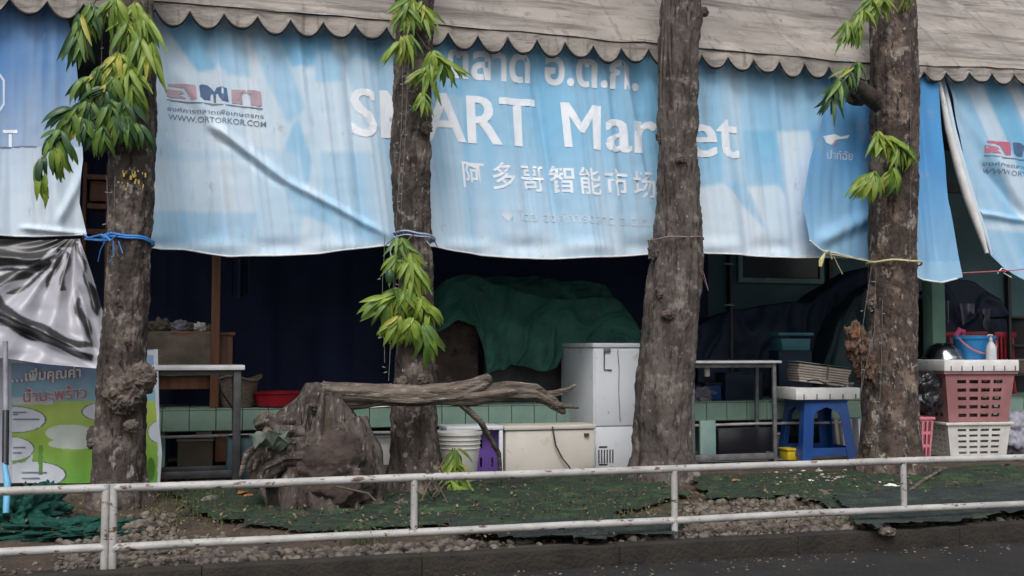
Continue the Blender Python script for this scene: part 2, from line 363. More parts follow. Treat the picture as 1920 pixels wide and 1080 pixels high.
tag(scatter('road_grit', IV[:, :], IF, ms, M['stone']), 'fine grit and small stones lying on the dark road along the kerb', 'grit', kind='stuff')
BV = np.array([(-.5, 0, 0), (.5, 0, 0), (.35, .12, .5), (-.35, .12, .5), (0, .4, 1.0)]); BF = [(0, 1, 2), (0, 2, 3), (3, 2, 4)]
ms = []
def grass(px0, px1, py0, py1, n, h=.05):
    for _ in range(n):
        px = random.gauss((px0+px1)/2, (px1-px0)/4); py = random.gauss((py0+py1)/2, (py1-py0)/4); p = G(px, py, .03)
        if p.y < 5.13: continue
        hh = h*random.uniform(.4, 1.4)
        ms.append(rmat((p.x, p.y, soil_z(p.x, p.y)+.005), (.0055, hh*1.2, hh), rx=random.uniform(-1.1, .9)))
grass(260, 500, 915, 985, 900, .055); grass(950, 1270, 925, 980, 900, .05); grass(1330, 1680, 898, 940, 1500, .035); grass(640, 720, 990, 1015, 160, .06)
grass(100, 2000, 900, 1010, 1500, .03); grass(1560, 1640, 965, 1015, 200, .05)
tag(scatter('grass', BV, BF, ms, M['grass'], smooth=False), 'thin weedy grass tufts growing between the netting and the pebbles', 'grass', kind='stuff')
# ---------------------------------------------------------------- market shed
YB, YA, YT = 7.45, 7.33, 7.0
shed = empty('market_shed', (3, 10, 0), 'open market shed with dark interior and pale green rear wall behind the stalls', 'market shed')
def at(root):  # parent keeping world coordinates
    return root
def child(o, root):
    o.parent = root; o.matrix_parent_inverse = Matrix.Translation(-root.location) if root.rotation_euler.z == 0 else root.matrix_basis.inverted()
    return o
def world_box(name, x0, x1, y0, y1, z0, z1, m, root=None, bev=.0, loc0=None):
    b = MB(); b.box(((x0+x1)/2, (y0+y1)/2, (z0+z1)/2), (abs(x1-x0), abs(y1-y0), abs(z1-z0)), bev=bev)
    o = b.build(name, m)
    if root: child(o, root)
    return o
world_box('roof', -9, 18, 8.25, 12.9, 3.55, 3.6, M['roof_metal'], shed)  # unseen roof and end walls, put in to keep the interior dark
world_box('back_wall', -9, 18, 12.0, 12.1, .05, 3.5, M['green_wall'], shed)
world_box('side_wall', -9.1, -9, 7.8, 12, .05, 3.5, M['roof_metal'], shed)
world_box('side_wall', 18, 18.1, 7.8, 12, .05, 3.5, M['roof_metal'], shed)
px_ = U(1752, 600, 8.95)
for X in (px_.x, px_.x-9.5, px_.x+4.9):
    world_box('post', X-.075, X+.075, 8.88, 9.03, .06, 3.5, M['green_paint'], shed, .006)
# inner partition, pale green, with a louvred window frame (right of the third tree)
xa, xb = UX(1300, 10.4), UX(2050, 10.4)
part = empty('partition_wall', ((xa+xb)/2, 10.4, 0), 'pale green partition wall with a high window inside the stall at right', 'wall')
world_box('panel', xa, xb, 10.4, 10.45, .06, 3.3, M['green_wall'], part)
w0, w1 = U(1390, 483, 10.38), U(1535, 524, 10.38)
world_box('window_pane', w0.x, w1.x, 10.37, 10.39, w1.z, w0.z+.15, M['black'], part)
for a in ((w0.x-.05, w1.x+.05, w1.z-.05, w1.z), (w0.x-.05, w0.x, w1.z, w0.z+.2), (w1.x, w1.x+.05, w1.z, w0.z+.2)):
    world_box('window_frame', a[0], a[1], 10.35, 10.395, a[2], a[3], M['green_paint'], part)
for pxx in (1372, 1560, 1895):
    X = UX(pxx, 10.34); world_box('wall_batten', X-.02, X+.02, 10.33, 10.39, .06, 3.2, M['metal_dark'], part)

# navy cloth curtain hung behind the stalls
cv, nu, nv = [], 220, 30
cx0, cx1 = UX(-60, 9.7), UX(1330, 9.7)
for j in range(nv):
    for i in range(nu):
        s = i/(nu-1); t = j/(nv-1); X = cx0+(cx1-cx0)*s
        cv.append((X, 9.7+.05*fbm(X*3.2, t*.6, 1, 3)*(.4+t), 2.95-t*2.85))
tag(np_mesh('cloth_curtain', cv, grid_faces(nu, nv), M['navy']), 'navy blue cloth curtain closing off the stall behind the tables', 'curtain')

# ---------------------------------------------------------------- awning with scalloped valance
cusp = [(-400, -38), (0, -3), (345, 22), (533, 37), (713, 52), (830, 62), (944, 72), (1055, 80), (1161, 93), (1212, 93), (1313, 104), (1412, 113), (1508, 120), (1555, 127), (1650, 132), (1745, 137), (1843, 138), (1920, 143), (2100, 150)]
aw = empty('awning', (3, YA, 2.6), 'weathered tan canvas awning with a scalloped black-piped edge above the blue banners', 'awning')
PIT_ = .2205
def cz(X):   # cusp height by X
    return float(np.interp(X, CXs, CZs))
CXs = [U(p[0], p[1], YA).x for p in cusp]; CZs = [U(p[0], p[1], YA).z for p in cusp]
Xc0 = UX(345, YA)
k0, k1 = -19, 46
NP = 14
v, f, cols = [], [], []
rows = 9
xs = [Xc0 + PIT_*(k0 + i/NP) for i in range((k1-k0)*NP+1)]
random.seed(3); sc_amp = {k: random.uniform(.085, .115) for k in range(k0-1, k1+1)}
edge = []
for i, X in enumerate(xs):
    ph = (i % NP)/NP; k = k0+i//NP
    dip = sc_amp[k]*(1-abs(2*ph-1)**2.1)*(1.0 if X < 5.2 else .72)
    zt = cz(X)+.055; zb = cz(X)-dip
    wob = .012*fbm(X*2.5, 0, 4, 3)
    for r in range(rows):
        t = r/(rows-1); v.append((X, YA+wob+.012*t*math.sin(ph*6.28)+.006*fbm(X*5, t*3, 1, 2), zt+(zb-zt)*t)); 
        g = 1.0; cols.append((g, g, g))
    edge.append((X, YA+wob-.004, zb))
n = len(xs)
f = [(i*rows+r, (i+1)*rows+r, (i+1)*rows+r+1, i*rows+r+1) for i in range(n-1) for r in range(rows-1)]
o = np_mesh('valance', v, f, M['awning'], cols=cols); child(o, aw)
# piping follows the scallops: one tube, diamond section
ev = []
for i, p in enumerate(edge):
    for a, bz in ((0, .011), (-.009, 0), (0, -.011), (.009, 0)): ev.append((p[0], p[1]+a, p[2]+bz))
ef = [(i*4+k, i*4+(k+1) % 4, (i+1)*4+(k+1) % 4, (i+1)*4+k) for i in range(n-1) for k in range(4)]
child(np_mesh('piping', ev, ef, M['piping']), aw)
sv = []
for X in xs[::3]:
    for a, bz in ((0, .004), (-.005, 0), (0, -.004), (.005, 0)): sv.append((X, YA-.004+.012*fbm(X*2.5, 0, 4, 3)+a, cz(X)+.055+bz+.006*fbm(X*4, 1, 1, 2)))
m_ = len(xs[::3]); child(np_mesh('hem_seam', sv, [(i*4+k, i*4+(k+1) % 4, (i+1)*4+(k+1) % 4, (i+1)*4+k) for i in range(m_-1) for k in range(4)], M['wood_end']), aw)
# sloping canvas above, with lapped panels and sags
nu, nv = 700, 90; cv, cc = [], []
for j in range(nv):
    for i in range(nu):
        X = xs[0]+(xs[-1]-xs[0])*i/(nu-1); t = j/(nv-1)
        seam = -.012 if (X/.74) % 1 < .03 else 0
        sag = -.03*math.sin((X/1.9) % 1*math.pi)*math.sin(t*math.pi)
        cv.append((X, YA+.002+t*1.75+.03*fbm(X*.8, t*2.2, 7, 4)+.012*fbm(X*1.4, t*11, 5, 3)+seam, cz(X)+.055+t*1.75+sag+.014*fbm(X*.9, t*9, 2, 3)))
        g = .74 if (X/.74) % 1 < .02 else 1; g *= .96+.04*math.sin(int(X/.74)*2.3)
        cc.append((g, g, g))
child(np_mesh('canopy', cv, grid_faces(nu, nv), M['awning'], cols=cc), aw)

# ---------------------------------------------------------------- banners
def curve(pts, key, v_): return np.interp(v_, [p[key] for p in pts], [p[1-key] for p in pts])
def polyline(pts, t):     # arc-length parameter
    P = np.array(pts, float); d = np.r_[0, np.cumsum(np.hypot(*np.diff(P, axis=0).T))]; d /= d[-1]
    return np.stack([np.interp(t, d, P[:, 0]), np.interp(t, d, P[:, 1])], -1)
SHEET = {}
def cloth(name, top, bottom, left, right, Y, fold, colf, m, nu, nv, parent=None, soft=0, parent0=None):
    s = np.linspace(0, 1, nu); t = np.linspace(0, 1, nv)
    T_, B_, L_, R_ = polyline(top, s), polyline(bottom, s), polyline(left, t), polyline(right, t)
    S, Tt = np.meshgrid(s, t); S = S[..., None]; Tt = Tt[..., None]
    P = (1-Tt)*T_[None]+Tt*B_[None]+(1-S)*L_[:, None]+S*R_[:, None] \
        - ((1-S)*(1-Tt)*T_[0]+S*(1-Tt)*T_[-1]+(1-S)*Tt*B_[0]+S*Tt*B_[-1])
    v = []
    for row in P:
        for px, py in row:
            p = U(px, py, Y); p.y += fold(px, py); v.append(p[:])
    c = colf(P[..., 0].ravel(), P[..., 1].ravel())
    if soft:
        g = c.reshape(nv, nu, 3)
        for _ in range(soft):
            g = np.pad(g, ((1, 1), (1, 1), (0, 0)), 'edge'); g = (g[:-2, 1:-1]+g[2:, 1:-1]+g[1:-1, :-2]+g[1:-1, 2:]+2*g[1:-1, 1:-1])/6
        c = g.reshape(-1, 3)
    o = np_mesh(name, v, grid_faces(nu, nv), m, parent, cols=c); SHEET[parent0] = o; return o
def sstep(a, b, x): t = min(max((x-a)/(b-a), 0), 1); return t*t*(3-2*t)
def crease(px, py, A, B, wdt, amp):
    ax, ay = A; bx, by = B; L2 = (bx-ax)**2+(by-ay)**2; t = ((px-ax)*(bx-ax)+(py-ay)*(by-ay))/L2
    if t < -.1 or t > 1.1: return 0
    d = ((px-ax)*(by-ay)-(py-ay)*(bx-ax))/math.sqrt(L2)
    e = sstep(-.1, .15, t)*(1-sstep(.85, 1.1, t))
    return amp*e*math.exp(-(d/wdt)**2)*(1 if d > 0 else 1-.0)
def fold_main(px, py):
    t = (py-40)/430
    s = px-.12*(py-100)
    a = .058*noise.noise(Vector((s/62, t*.4, 1)))*(.45+.75*t) + .018*noise.noise(Vector((s/23, t*.35, 2)))*(1-.3*t) + .007*noise.noise(Vector((s/9, t*.5, 3))) + .0022*noise.noise(Vector((px/24, py/20, 4)))
    # hang points at the trees pull diagonal folds
    for tx in (290, 775, 1270, 1640):
        d = abs(px-tx)/160
        if d < 1: a += .018*(1-d)*math.sin((py*.55+abs(px-tx)*.9)/26)*t
    a += crease(px, py, (395, 235), (530, 335), 9, -.035)+crease(px, py, (395, 248), (530, 348), 8, .02)
    a += crease(px, py, (520, 330), (720, 440), 7, -.03)+crease(px, py, (330, 130), (420, 265), 12, -.018)
    a += .020*math.exp(-((py-462)/14)**2)*math.sin(px/37)
    for q, (xx, sl, ww) in enumerate(((388, 40, 10), (555, 30, 8), (640, 45, 9), (925, 60, 9), (985, 70, 8), (1120, 40, 10), (1395, 60, 9), (1150, 90, 7))):
        cx = xx+sl*t; a += (-.022 if q % 2 else .02)*math.exp(-((px-cx)/ww)**2)*sstep(.05, .3, t)*(1-sstep(.8, 1, t)*.6)
    return a*1.0
BLUE = np.array(lin((116, 192, 236))); PALE = np.array(lin((222, 236, 248))); 
polys_main = [([(310, 50), (345, 20), (405, 50), (405, 130), (372, 135)], .85), ([(385, 105), (402, 55), (455, 45), (472, 145), (430, 140)], .6),
 ([(465, 60), (520, 60), (572, 205), (540, 232), (500, 150)], .5), ([(520, 60), (625, 60), (622, 122), (548, 126)], .8),
 ([(590, 95), (635, 95), (642, 152), (590, 156)], .55), ([(640, 60), (745, 60), (745, 180), (700, 170), (655, 105)], .7),
 ([(557, 218), (585, 300), (578, 345), (540, 332), (534, 272)], .62), ([(478, 272), (562, 290), (575, 345), (560, 475), (482, 475)], .38),
 ([(600, 285), (745, 285), (745, 470), (640, 470), (612, 400)], .42), ([(285, 395), (480, 400), (470, 480), (285, 470)], .5),
 ([(520, 338), (740, 440), (740, 470), (560, 400)], .55), ([(640, 105), (745, 120), (745, 285), (700, 285)], .45), ([(285, 220), (330, 280), (520, 285), (520, 300), (285, 300)], .3)]
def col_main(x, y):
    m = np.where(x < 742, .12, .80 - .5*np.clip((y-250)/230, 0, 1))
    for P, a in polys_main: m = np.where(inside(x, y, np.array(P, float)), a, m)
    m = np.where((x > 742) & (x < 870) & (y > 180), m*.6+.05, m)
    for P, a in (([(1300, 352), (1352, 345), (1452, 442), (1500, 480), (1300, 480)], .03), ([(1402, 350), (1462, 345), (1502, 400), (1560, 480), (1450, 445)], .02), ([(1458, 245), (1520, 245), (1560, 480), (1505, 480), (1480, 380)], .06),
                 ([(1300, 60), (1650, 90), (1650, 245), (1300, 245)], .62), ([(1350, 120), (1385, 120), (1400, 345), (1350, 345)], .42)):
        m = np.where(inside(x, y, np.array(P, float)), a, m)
    rs = np.random.default_rng(4); st = np.interp(x-.1*y, np.arange(-50, 2000, 13), rs.uniform(-1, 1, len(np.arange(-50, 2000, 13))))  # slanted streaks put the light and shade of folds into the colour
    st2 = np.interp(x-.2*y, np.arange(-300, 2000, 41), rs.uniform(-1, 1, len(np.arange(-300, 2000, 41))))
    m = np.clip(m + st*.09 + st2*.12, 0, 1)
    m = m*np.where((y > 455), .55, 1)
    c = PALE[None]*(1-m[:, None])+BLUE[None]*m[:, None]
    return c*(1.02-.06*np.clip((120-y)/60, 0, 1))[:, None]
top = [(282, 2), (345, 8), (720, 40), (1055, 66), (1412, 98), (1640, 118)]
bot = [(283, 463), (300, 466), (345, 468), (430, 481), (520, 479), (600, 475), (665, 467), (720, 461), (770, 459), (815, 462), (850, 470), (900, 478), (960, 483), (1030, 485), (1100, 483), (1180, 479), (1240, 474), (1300, 473), (1400, 479), (1500, 482), (1560, 482), (1640, 484)]
ban = empty('market_banner', (U(960, 300, YB).x, YB, U(960, 300, YB).z), 'long faded blue and white vinyl banner reading SMART Market, hung across three trees', 'banner')
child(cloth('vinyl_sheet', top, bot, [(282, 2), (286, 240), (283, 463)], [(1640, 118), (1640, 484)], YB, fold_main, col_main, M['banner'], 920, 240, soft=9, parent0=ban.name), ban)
# hem
hv = [(-1, 0)]
def hem(root, pts, Y, fold, m, rad=.006, step=9):
    xs_ = np.arange(pts[0][0], pts[-1][0], step); P = [U(x, np.interp(x, [p[0] for p in pts], [p[1] for p in pts]), Y) for x in xs_]
    for p, x in zip(P, xs_): p.y += fold(x, np.interp(x, [q[0] for q in pts], [q[1] for q in pts]))
    b = MB(); b.tube(P, rad, 6); child(b.build('hem', m), root)
hem(ban, bot, YB, fold_main, M['styro'])

def text_mesh(s, offset=0.0, size=1.0):
    c = bpy.data.curves.new('t', 'FONT'); c.body = s; c.size = size; c.resolution_u = 3; c.offset = offset
    o = bpy.data.objects.new('t', c); COL.objects.link(o)
    me = bpy.data.meshes.new_from_object(o.evaluated_get(bpy.context.evaluated_depsgraph_get()))
    bpy.data.objects.remove(o); bpy.data.curves.remove(c); return me
def print_on(name, me_or_polys, pxmap, Y, fold, m, root, step=6, lift=.0030, label=None, split=False):
    """flat lettering laid on the folded cloth; pxmap turns local (x,y) into a photo measurement"""
    bm = bmesh.new()
    if isinstance(me_or_polys, list):
        for P in me_or_polys:
            f_ = bm.faces.new([bm.verts.new((x, y, 0)) for x, y in P])
        bm.normal_update(); bmesh.ops.triangulate(bm, faces=bm.faces[:], quad_method='BEAUTY', ngon_method='EAR_CLIP')
    else: bm.from_mesh(me_or_polys)
    for v_ in bm.verts:
        px, py = pxmap(v_.co.x, v_.co.y); v_.co = (px, py, 0)
    for ax, nrm in ((0, (1, 0, 0)), (1, (0, 1, 0))):
        lo = min(v_.co[ax] for v_ in bm.verts); hi = max(v_.co[ax] for v_ in bm.verts); a = lo+step
        while a < hi:
            co = [0, 0, 0]; co[ax] = a
            bmesh.ops.bisect_plane(bm, geom=bm.verts[:]+bm.edges[:]+bm.faces[:], plane_co=co, plane_no=nrm, dist=1e-4); a += step
    for v_ in bm.verts:
        px, py = v_.co.x, v_.co.y; p = U(px, py, Y); p.y += fold(px, py)-lift; v_.co = p
    comps = [None]
    if split:
        seen = set(); comps = []
        for v0 in bm.verts:
            if v0 in seen: continue
            st, comp = [v0], []; seen.add(v0)
            while st:
                q = st.pop(); comp.append(q)
                for e in q.link_edges:
                    r_ = e.other_vert(q)
                    if r_ not in seen: seen.add(r_); st.append(r_)
            comps.append(comp)
    o = None
    for comp in comps:
        me = bpy.data.meshes.new(name)
        if comp is None: bm.to_mesh(me)
        else:
            ix = {v_: i for i, v_ in enumerate(comp)}; fs = {f_ for v_ in comp for f_ in v_.link_faces}
            me.from_pydata([v_.co[:] for v_ in comp], [], [[ix[v_] for v_ in f_.verts] for f_ in fs])
        o = link(name, me, m); o.parent = SHEET[root.name]
        if label: o['label'] = label
    bm.free(); return o
def lettering(name, s, p0, p1, hgt, Y, fold, m, root, offset=0., step=9, slant=0., split=False, label=None, lift=.0030):
    me = text_mesh(s, offset); xs_ = [v_.co.x for v_ in me.vertices]; x0, x1 = min(xs_), max(xs_)
    dx, dy = (p1[0]-p0[0])/(x1-x0), (p1[1]-p0[1])/(x1-x0); k = hgt/.70
    return print_on(name, me, lambda x, y: (p0[0]+(x-x0)*dx + slant*y, p0[1]+(x-x0)*dy-y*k), Y, fold, m, root, step, lift, label, split)
def bold(name, s, p0, p1, h, slant, label, dx=1.9):
    for k, d in enumerate((-dx, 0, dx)): lettering(name, s, (p0[0]+d, p0[1]), (p1[0]+d, p1[1]), h, YB, fold_main, M['print_white'], ban, .006, 9, slant, True, label, .0026+.0006*k)
lettering('letter', 'ตลาด อ.ต.ก.', (838, 143), (1198, 168), 62, YB, fold_main, M['print_white'], ban, .028, slant=0, split=True)
bold('letter', 'SMART', (662, 254), (1006, 275), 90, -6, None)
bold('letter', 'arket', (1138, 282), (1384, 297), 90, -6, None)
print_on('letter', [[(1058, 276), (1050, 192), (1066, 193), (1089, 231), (1111, 197), (1127, 199), (1127, 281), (1113, 280), (1111, 223), (1095, 250), (1086, 249), (1066, 218), (1072, 277)]], lambda x, y: (x, y), YB, fold_main, M['print_white'], ban, 9)
for ch, xx, yy in zip('阿多哥智能市场', (868, 925, 980, 1034, 1086, 1138, 1190), (347, 350, 353, 356, 360, 362, 365)):
    lettering('character', ch, (xx, yy), (xx+43, yy+2), 38, YB, fold_main, M['print_white'], ban, .012, slant=-5, step=12)
lettering('lettering', '◆ โดย องค์การตลาด อ.ต.ก.', (940, 412), (1225, 424), 17, YB, fold_main, M['print_faint'], ban, .012, slant=-3, label='very faint small line of Thai writing')
LZ = dict(red=[[(120, 240), (150, 225), (400, 228), (540, 240), (560, 260), (575, 465), (490, 465), (380, 290), (130, 265)], [(95, 310), (340, 330), (380, 370), (280, 385), (390, 430), (400, 450), (110, 435)]],
  navy=[[(610, 250), (650, 235), (740, 250), (800, 295), (846, 350), (846, 520), (838, 520), (830, 385), (790, 380), (780, 480), (680, 475), (630, 430)], [(848, 350), (880, 290), (960, 280), (1040, 300), (1070, 510), (970, 500), (920, 430), (905, 385), (870, 385), (868, 520), (850, 520)]],
  ko=[[(1110, 320), (1500, 320), (1570, 350), (1590, 565), (1420, 560), (1400, 400), (1370, 380), (1290, 380), (1275, 400), (1290, 545), (1120, 535)]],
  line=[[(110, 470), (1600, 603), (1600, 620), (110, 490)]])
def logo(root, mp, Y, fold, strong):
    r_ = M['print_red_strong'] if strong else M['print_red']
    for k, m in (('red', r_), ('navy', M['print_navy']), ('ko', r_), ('line', M['print_grey'])):
        print_on('emblem', LZ[k], mp, Y, fold, m, root, 8)
    for s, a, b_, h, mm in (('องค์การตลาดเพื่อเกษตรกร', (115, 645), (1620, 765), 62, M['print_grey']), ('WWW.ORTORKOR.COM', (130, 785), (1655, 900), 88, M['print_grey'])):
        A, B_ = mp(*a), mp(*b_); lettering('lettering', s, A, B_, h*(mp(0, 1)[1]-mp(0, 0)[1]), Y, fold, mm, root, .004, 8)
logo(ban, lambda x, y: (300+x*.1203, 130+y*.1203), YB, fold_main, False)

# blue draped banner end by the fourth tree
def fold_blue(px, py):
    t = (py-130)/380
    a = .05*noise.noise(Vector(((px-.1*py)/42, t*.6, 11)))*(.5+.6*t)+.012*noise.noise(Vector((px/14, py/90, 12)))
    a += crease(px, py, (1640, 400), (1530, 455), 14, -.05) + crease(px, py, (1690, 180), (1730, 500), 8, -.03)+crease(px, py, (1725, 180), (1760, 500), 7, .03)
    return a-.02
def col_blue(x, y):
    D = np.array(lin((84, 160, 222))); E = np.array(lin((165, 208, 236)))
    m = np.clip((y-300)/280, 0, .6)+np.clip((1640-x)/250, 0, .35)
    st = np.interp(x-.12*y, np.arange(1200, 2000, 11), np.random.default_rng(8).uniform(-.12, .12, len(np.arange(1200, 2000, 11)))); m = np.clip(m+st+np.where(y > 490, .25, 0), 0, 1)
    return D[None]*(1-m[:, None])+E[None]*m[:, None]
bb = empty('blue_banner', U(1650, 330, YB-.06), 'deep blue banner end draped behind the fourth tree, tapering to a tied corner', 'banner')
child(cloth('vinyl_sheet', [(1568, 112), (1640, 118), (1755, 124)], [(1512, 452), (1535, 470), (1560, 474), (1640, 492), (1700, 508), (1725, 524), (1765, 530), (1800, 520)], [(1568, 112), (1548, 200), (1515, 300), (1498, 390), (1512, 452)], [(1755, 124), (1762, 240), (1775, 380), (1800, 520)], YB-.06, fold_blue, col_blue, M['banner'], 130, 130, parent0=bb.name), bb)
hem(bb, [(1512, 452), (1535, 470), (1560, 474), (1640, 492), (1700, 508), (1725, 524), (1765, 530), (1800, 520)], YB-.06, fold_blue, M['styro'], .007)
# small printed badge: rounded card outline, white bird-like flash and a few letters
print_on('emblem', [[(1541, 256), (1563, 252), (1575, 257), (1590, 254), (1587, 260), (1568, 262), (1556, 272), (1548, 268)]], lambda x, y: (x, y), YB-.06, fold_blue, M['print_white'], bb, 8)
print_on('emblem', [[(1563, 263), (1570, 262), (1560, 275), (1556, 273)]], lambda x, y: (x, y), YB-.06, fold_blue, M['print_red'], bb, 8, .005)
lettering('lettering', 'ปาท์ฉัย', (1549, 298), (1597, 301), 15, YB-.06, fold_blue, M['print_faint'], bb, .01)

# right banner
def fold_right(px, py):
    t = (py-130)/380; s = px-.38*(py-140)
    a = .045*noise.noise(Vector((s/34, t*.6, 21)))*(.5+.5*t)+.009*noise.noise(Vector((s/12, py/120, 22)))+.003*noise.noise(Vector((px/22, py/20, 23)))
    a += crease(px, py, (1770, 160), (1880, 330), 12, -.03)+crease(px, py, (1800, 150), (1920, 400), 9, -.02)+crease(px, py, (1845, 310), (1925, 410), 8, .03)+crease(px, py, (1830, 400), (1930, 415), 5, -.03)
    return a
def col_right(x, y):
    m = np.full(len(x), .12); s = x-.42*(y-140)
    m = np.where((s < 1800) & (y < 420), .55, m); m = np.where((s > 1835) & (s < 1880) & (y < 330), .85, m); m = np.where((s > 1900) & (y < 300), .6, m)
    m = np.where(y > 430+.1*(x-1860), .6, m)
    st = np.interp(s, np.arange(1500, 2300, 13), np.random.default_rng(9).uniform(-.14, .14, len(np.arange(1500, 2300, 13)))); m = np.clip(m+st, 0, 1)
    return (PALE*.95)[None]*(1-m[:, None])+(BLUE*.95)[None]*m[:, None]
rb = empty('printed_banner', U(1900, 320, YB+.02), 'blue and white banner with emblem, hanging past the dark gap at far right', 'banner')
child(cloth('vinyl_sheet', [(1768, 122), (1920, 130), (2120, 140)], [(1852, 470), (1880, 500), (1900, 514), (1925, 528), (2120, 530)], [(1768, 122), (1790, 220), (1812, 320), (1838, 400), (1852, 470)], [(2120, 140), (2120, 530)], YB+.02, fold_right, col_right, M['banner'], 160, 130, soft=2, parent0=rb.name), rb)
logo(rb, lambda x, y: (1846+(x-120)*.107, 264+(y-225)*.107+(x-120)*.003), YB+.02, fold_right, True)
# rolled pale edge of that banner
b = MB(); pts = [(1756, 128), (1768, 185), (1778, 240), (1796, 310), (1814, 370), (1836, 430), (1850, 474)]
b.tube([U(x, y, YB-.03) for x, y in pts], [.012, .02, .028, .034, .036, .03, .015], 10); child(b.build('rolled_edge', M['styro']), rb)
b = MB(); b.tube([U(x+9, y+4, YB) for x, y in pts], [.01, .02, .026, .03, .03, .022, .01], 10); child(b.build('rolled_edge', M['print_faint']), rb)

# left banner
def fold_left(px, py):
    t = (py)/440
    a = .05*noise.noise(Vector(((px-.05*py)/40, t*.7, 31)))*(.4+.8*t)+.009*noise.noise(Vector((px/12, py/130, 32)))+.002*noise.noise(Vector((px/24, py/22, 33)))
    a += crease(px, py, (170, 300), (110, 420), 9, -.03)+crease(px, py, (40, 428), (165, 440), 5, -.03)
    return a
def col_left(x, y):
    D = np.array(lin((75, 130, 190))); m = np.where(y < 276, .92-.35*np.clip((y-120)/150, 0, 1), .28-.2*np.clip((y-276)/120, 0, 1))
    st = np.interp(x-.03*y, np.arange(-900, 300, 12), np.random.default_rng(10).uniform(-.13, .13, len(np.arange(-900, 300, 12)))); m = np.clip(m+st, 0, 1)
    return (PALE)[None]*(1-m[:, None])+D[None]*m[:, None]
lb = empty('printed_banner', U(20, 240, YB), 'banner shading from blue to white with a white letter T, left of all trees', 'banner')
child(cloth('vinyl_sheet', [(-420, -45), (0, -15), (118, -8)], [(-420, 430), (0, 441), (60, 444), (120, 442), (163, 440)], [(-420, -45), (-420, 430)], [(118, -8), (140, 90), (152, 200), (156, 300), (149, 380), (163, 440)], YB, fold_left, col_left, M['banner'], 220, 150, parent0=lb.name), lb)
hem(lb, [(-420, 430), (0, 441), (60, 444), (120, 442), (163, 440)], YB, fold_left, M['styro'])
lettering('lettering', 'T', (5, 274), (33, 275), 31, YB, fold_left, M['print_white'], lb, .02, label='white letter T')
print_on('emblem', [[(-14, 136), (-1, 136), (9, 150), (9, 196), (-1, 210), (-14, 210), (-14, 205), (-2, 205), (5, 193), (5, 152), (-2, 141), (-14, 141)]], lambda x, y: (x, y), YB, fold_left, M['print_faint'], lb, 8)
print_on('printed_line', [[(-420, 273), (70, 275), (70, 277), (-420, 275)]], lambda x, y: (x, y), YB, fold_left, M['print_grey'], lb, 20)

# ---------------------------------------------------------------- trees
def leaf_mesh(name, L_, W_, droop, wave, m):
    nn = 9; v, f = [], []
    for i in range(nn):
        t = i/(nn-1); wd = W_*(math.sin(math.pi*t**.75)**.8)*.5 if 0 < t < 1 else 0.0008
        ang = droop*t; y = L_*(math.sin(ang)/droop if droop else t); z = -L_*(1-math.cos(ang))/droop if droop else 0
        wv = wave*math.sin(t*15)
        v += [(-wd, y, z+wd*.45+wv), (0, y, z), (wd, y, z+wd*.45-wv)]
    for i in range(nn-1):
        for k in range(2): a = i*3+k; f.append((a, a+1, a+4, a+3))
    me = bpy.data.meshes.new(name); me.from_pydata(v, [], f); me.materials.append(m)
    me.polygons.foreach_set('use_smooth', [True]*len(f)); return me
LEAF = {k: [leaf_mesh('leaf', .20*s, .031*s2, d, .0022, M[k]) for s, s2, d in ((1, 1, .7), (.85, 1.1, 1.1), (1.1, .95, .4), (.7, .9, .9))] for k in ('leaf_light', 'leaf_mid', 'leaf_dark', 'leaf_yellow')}
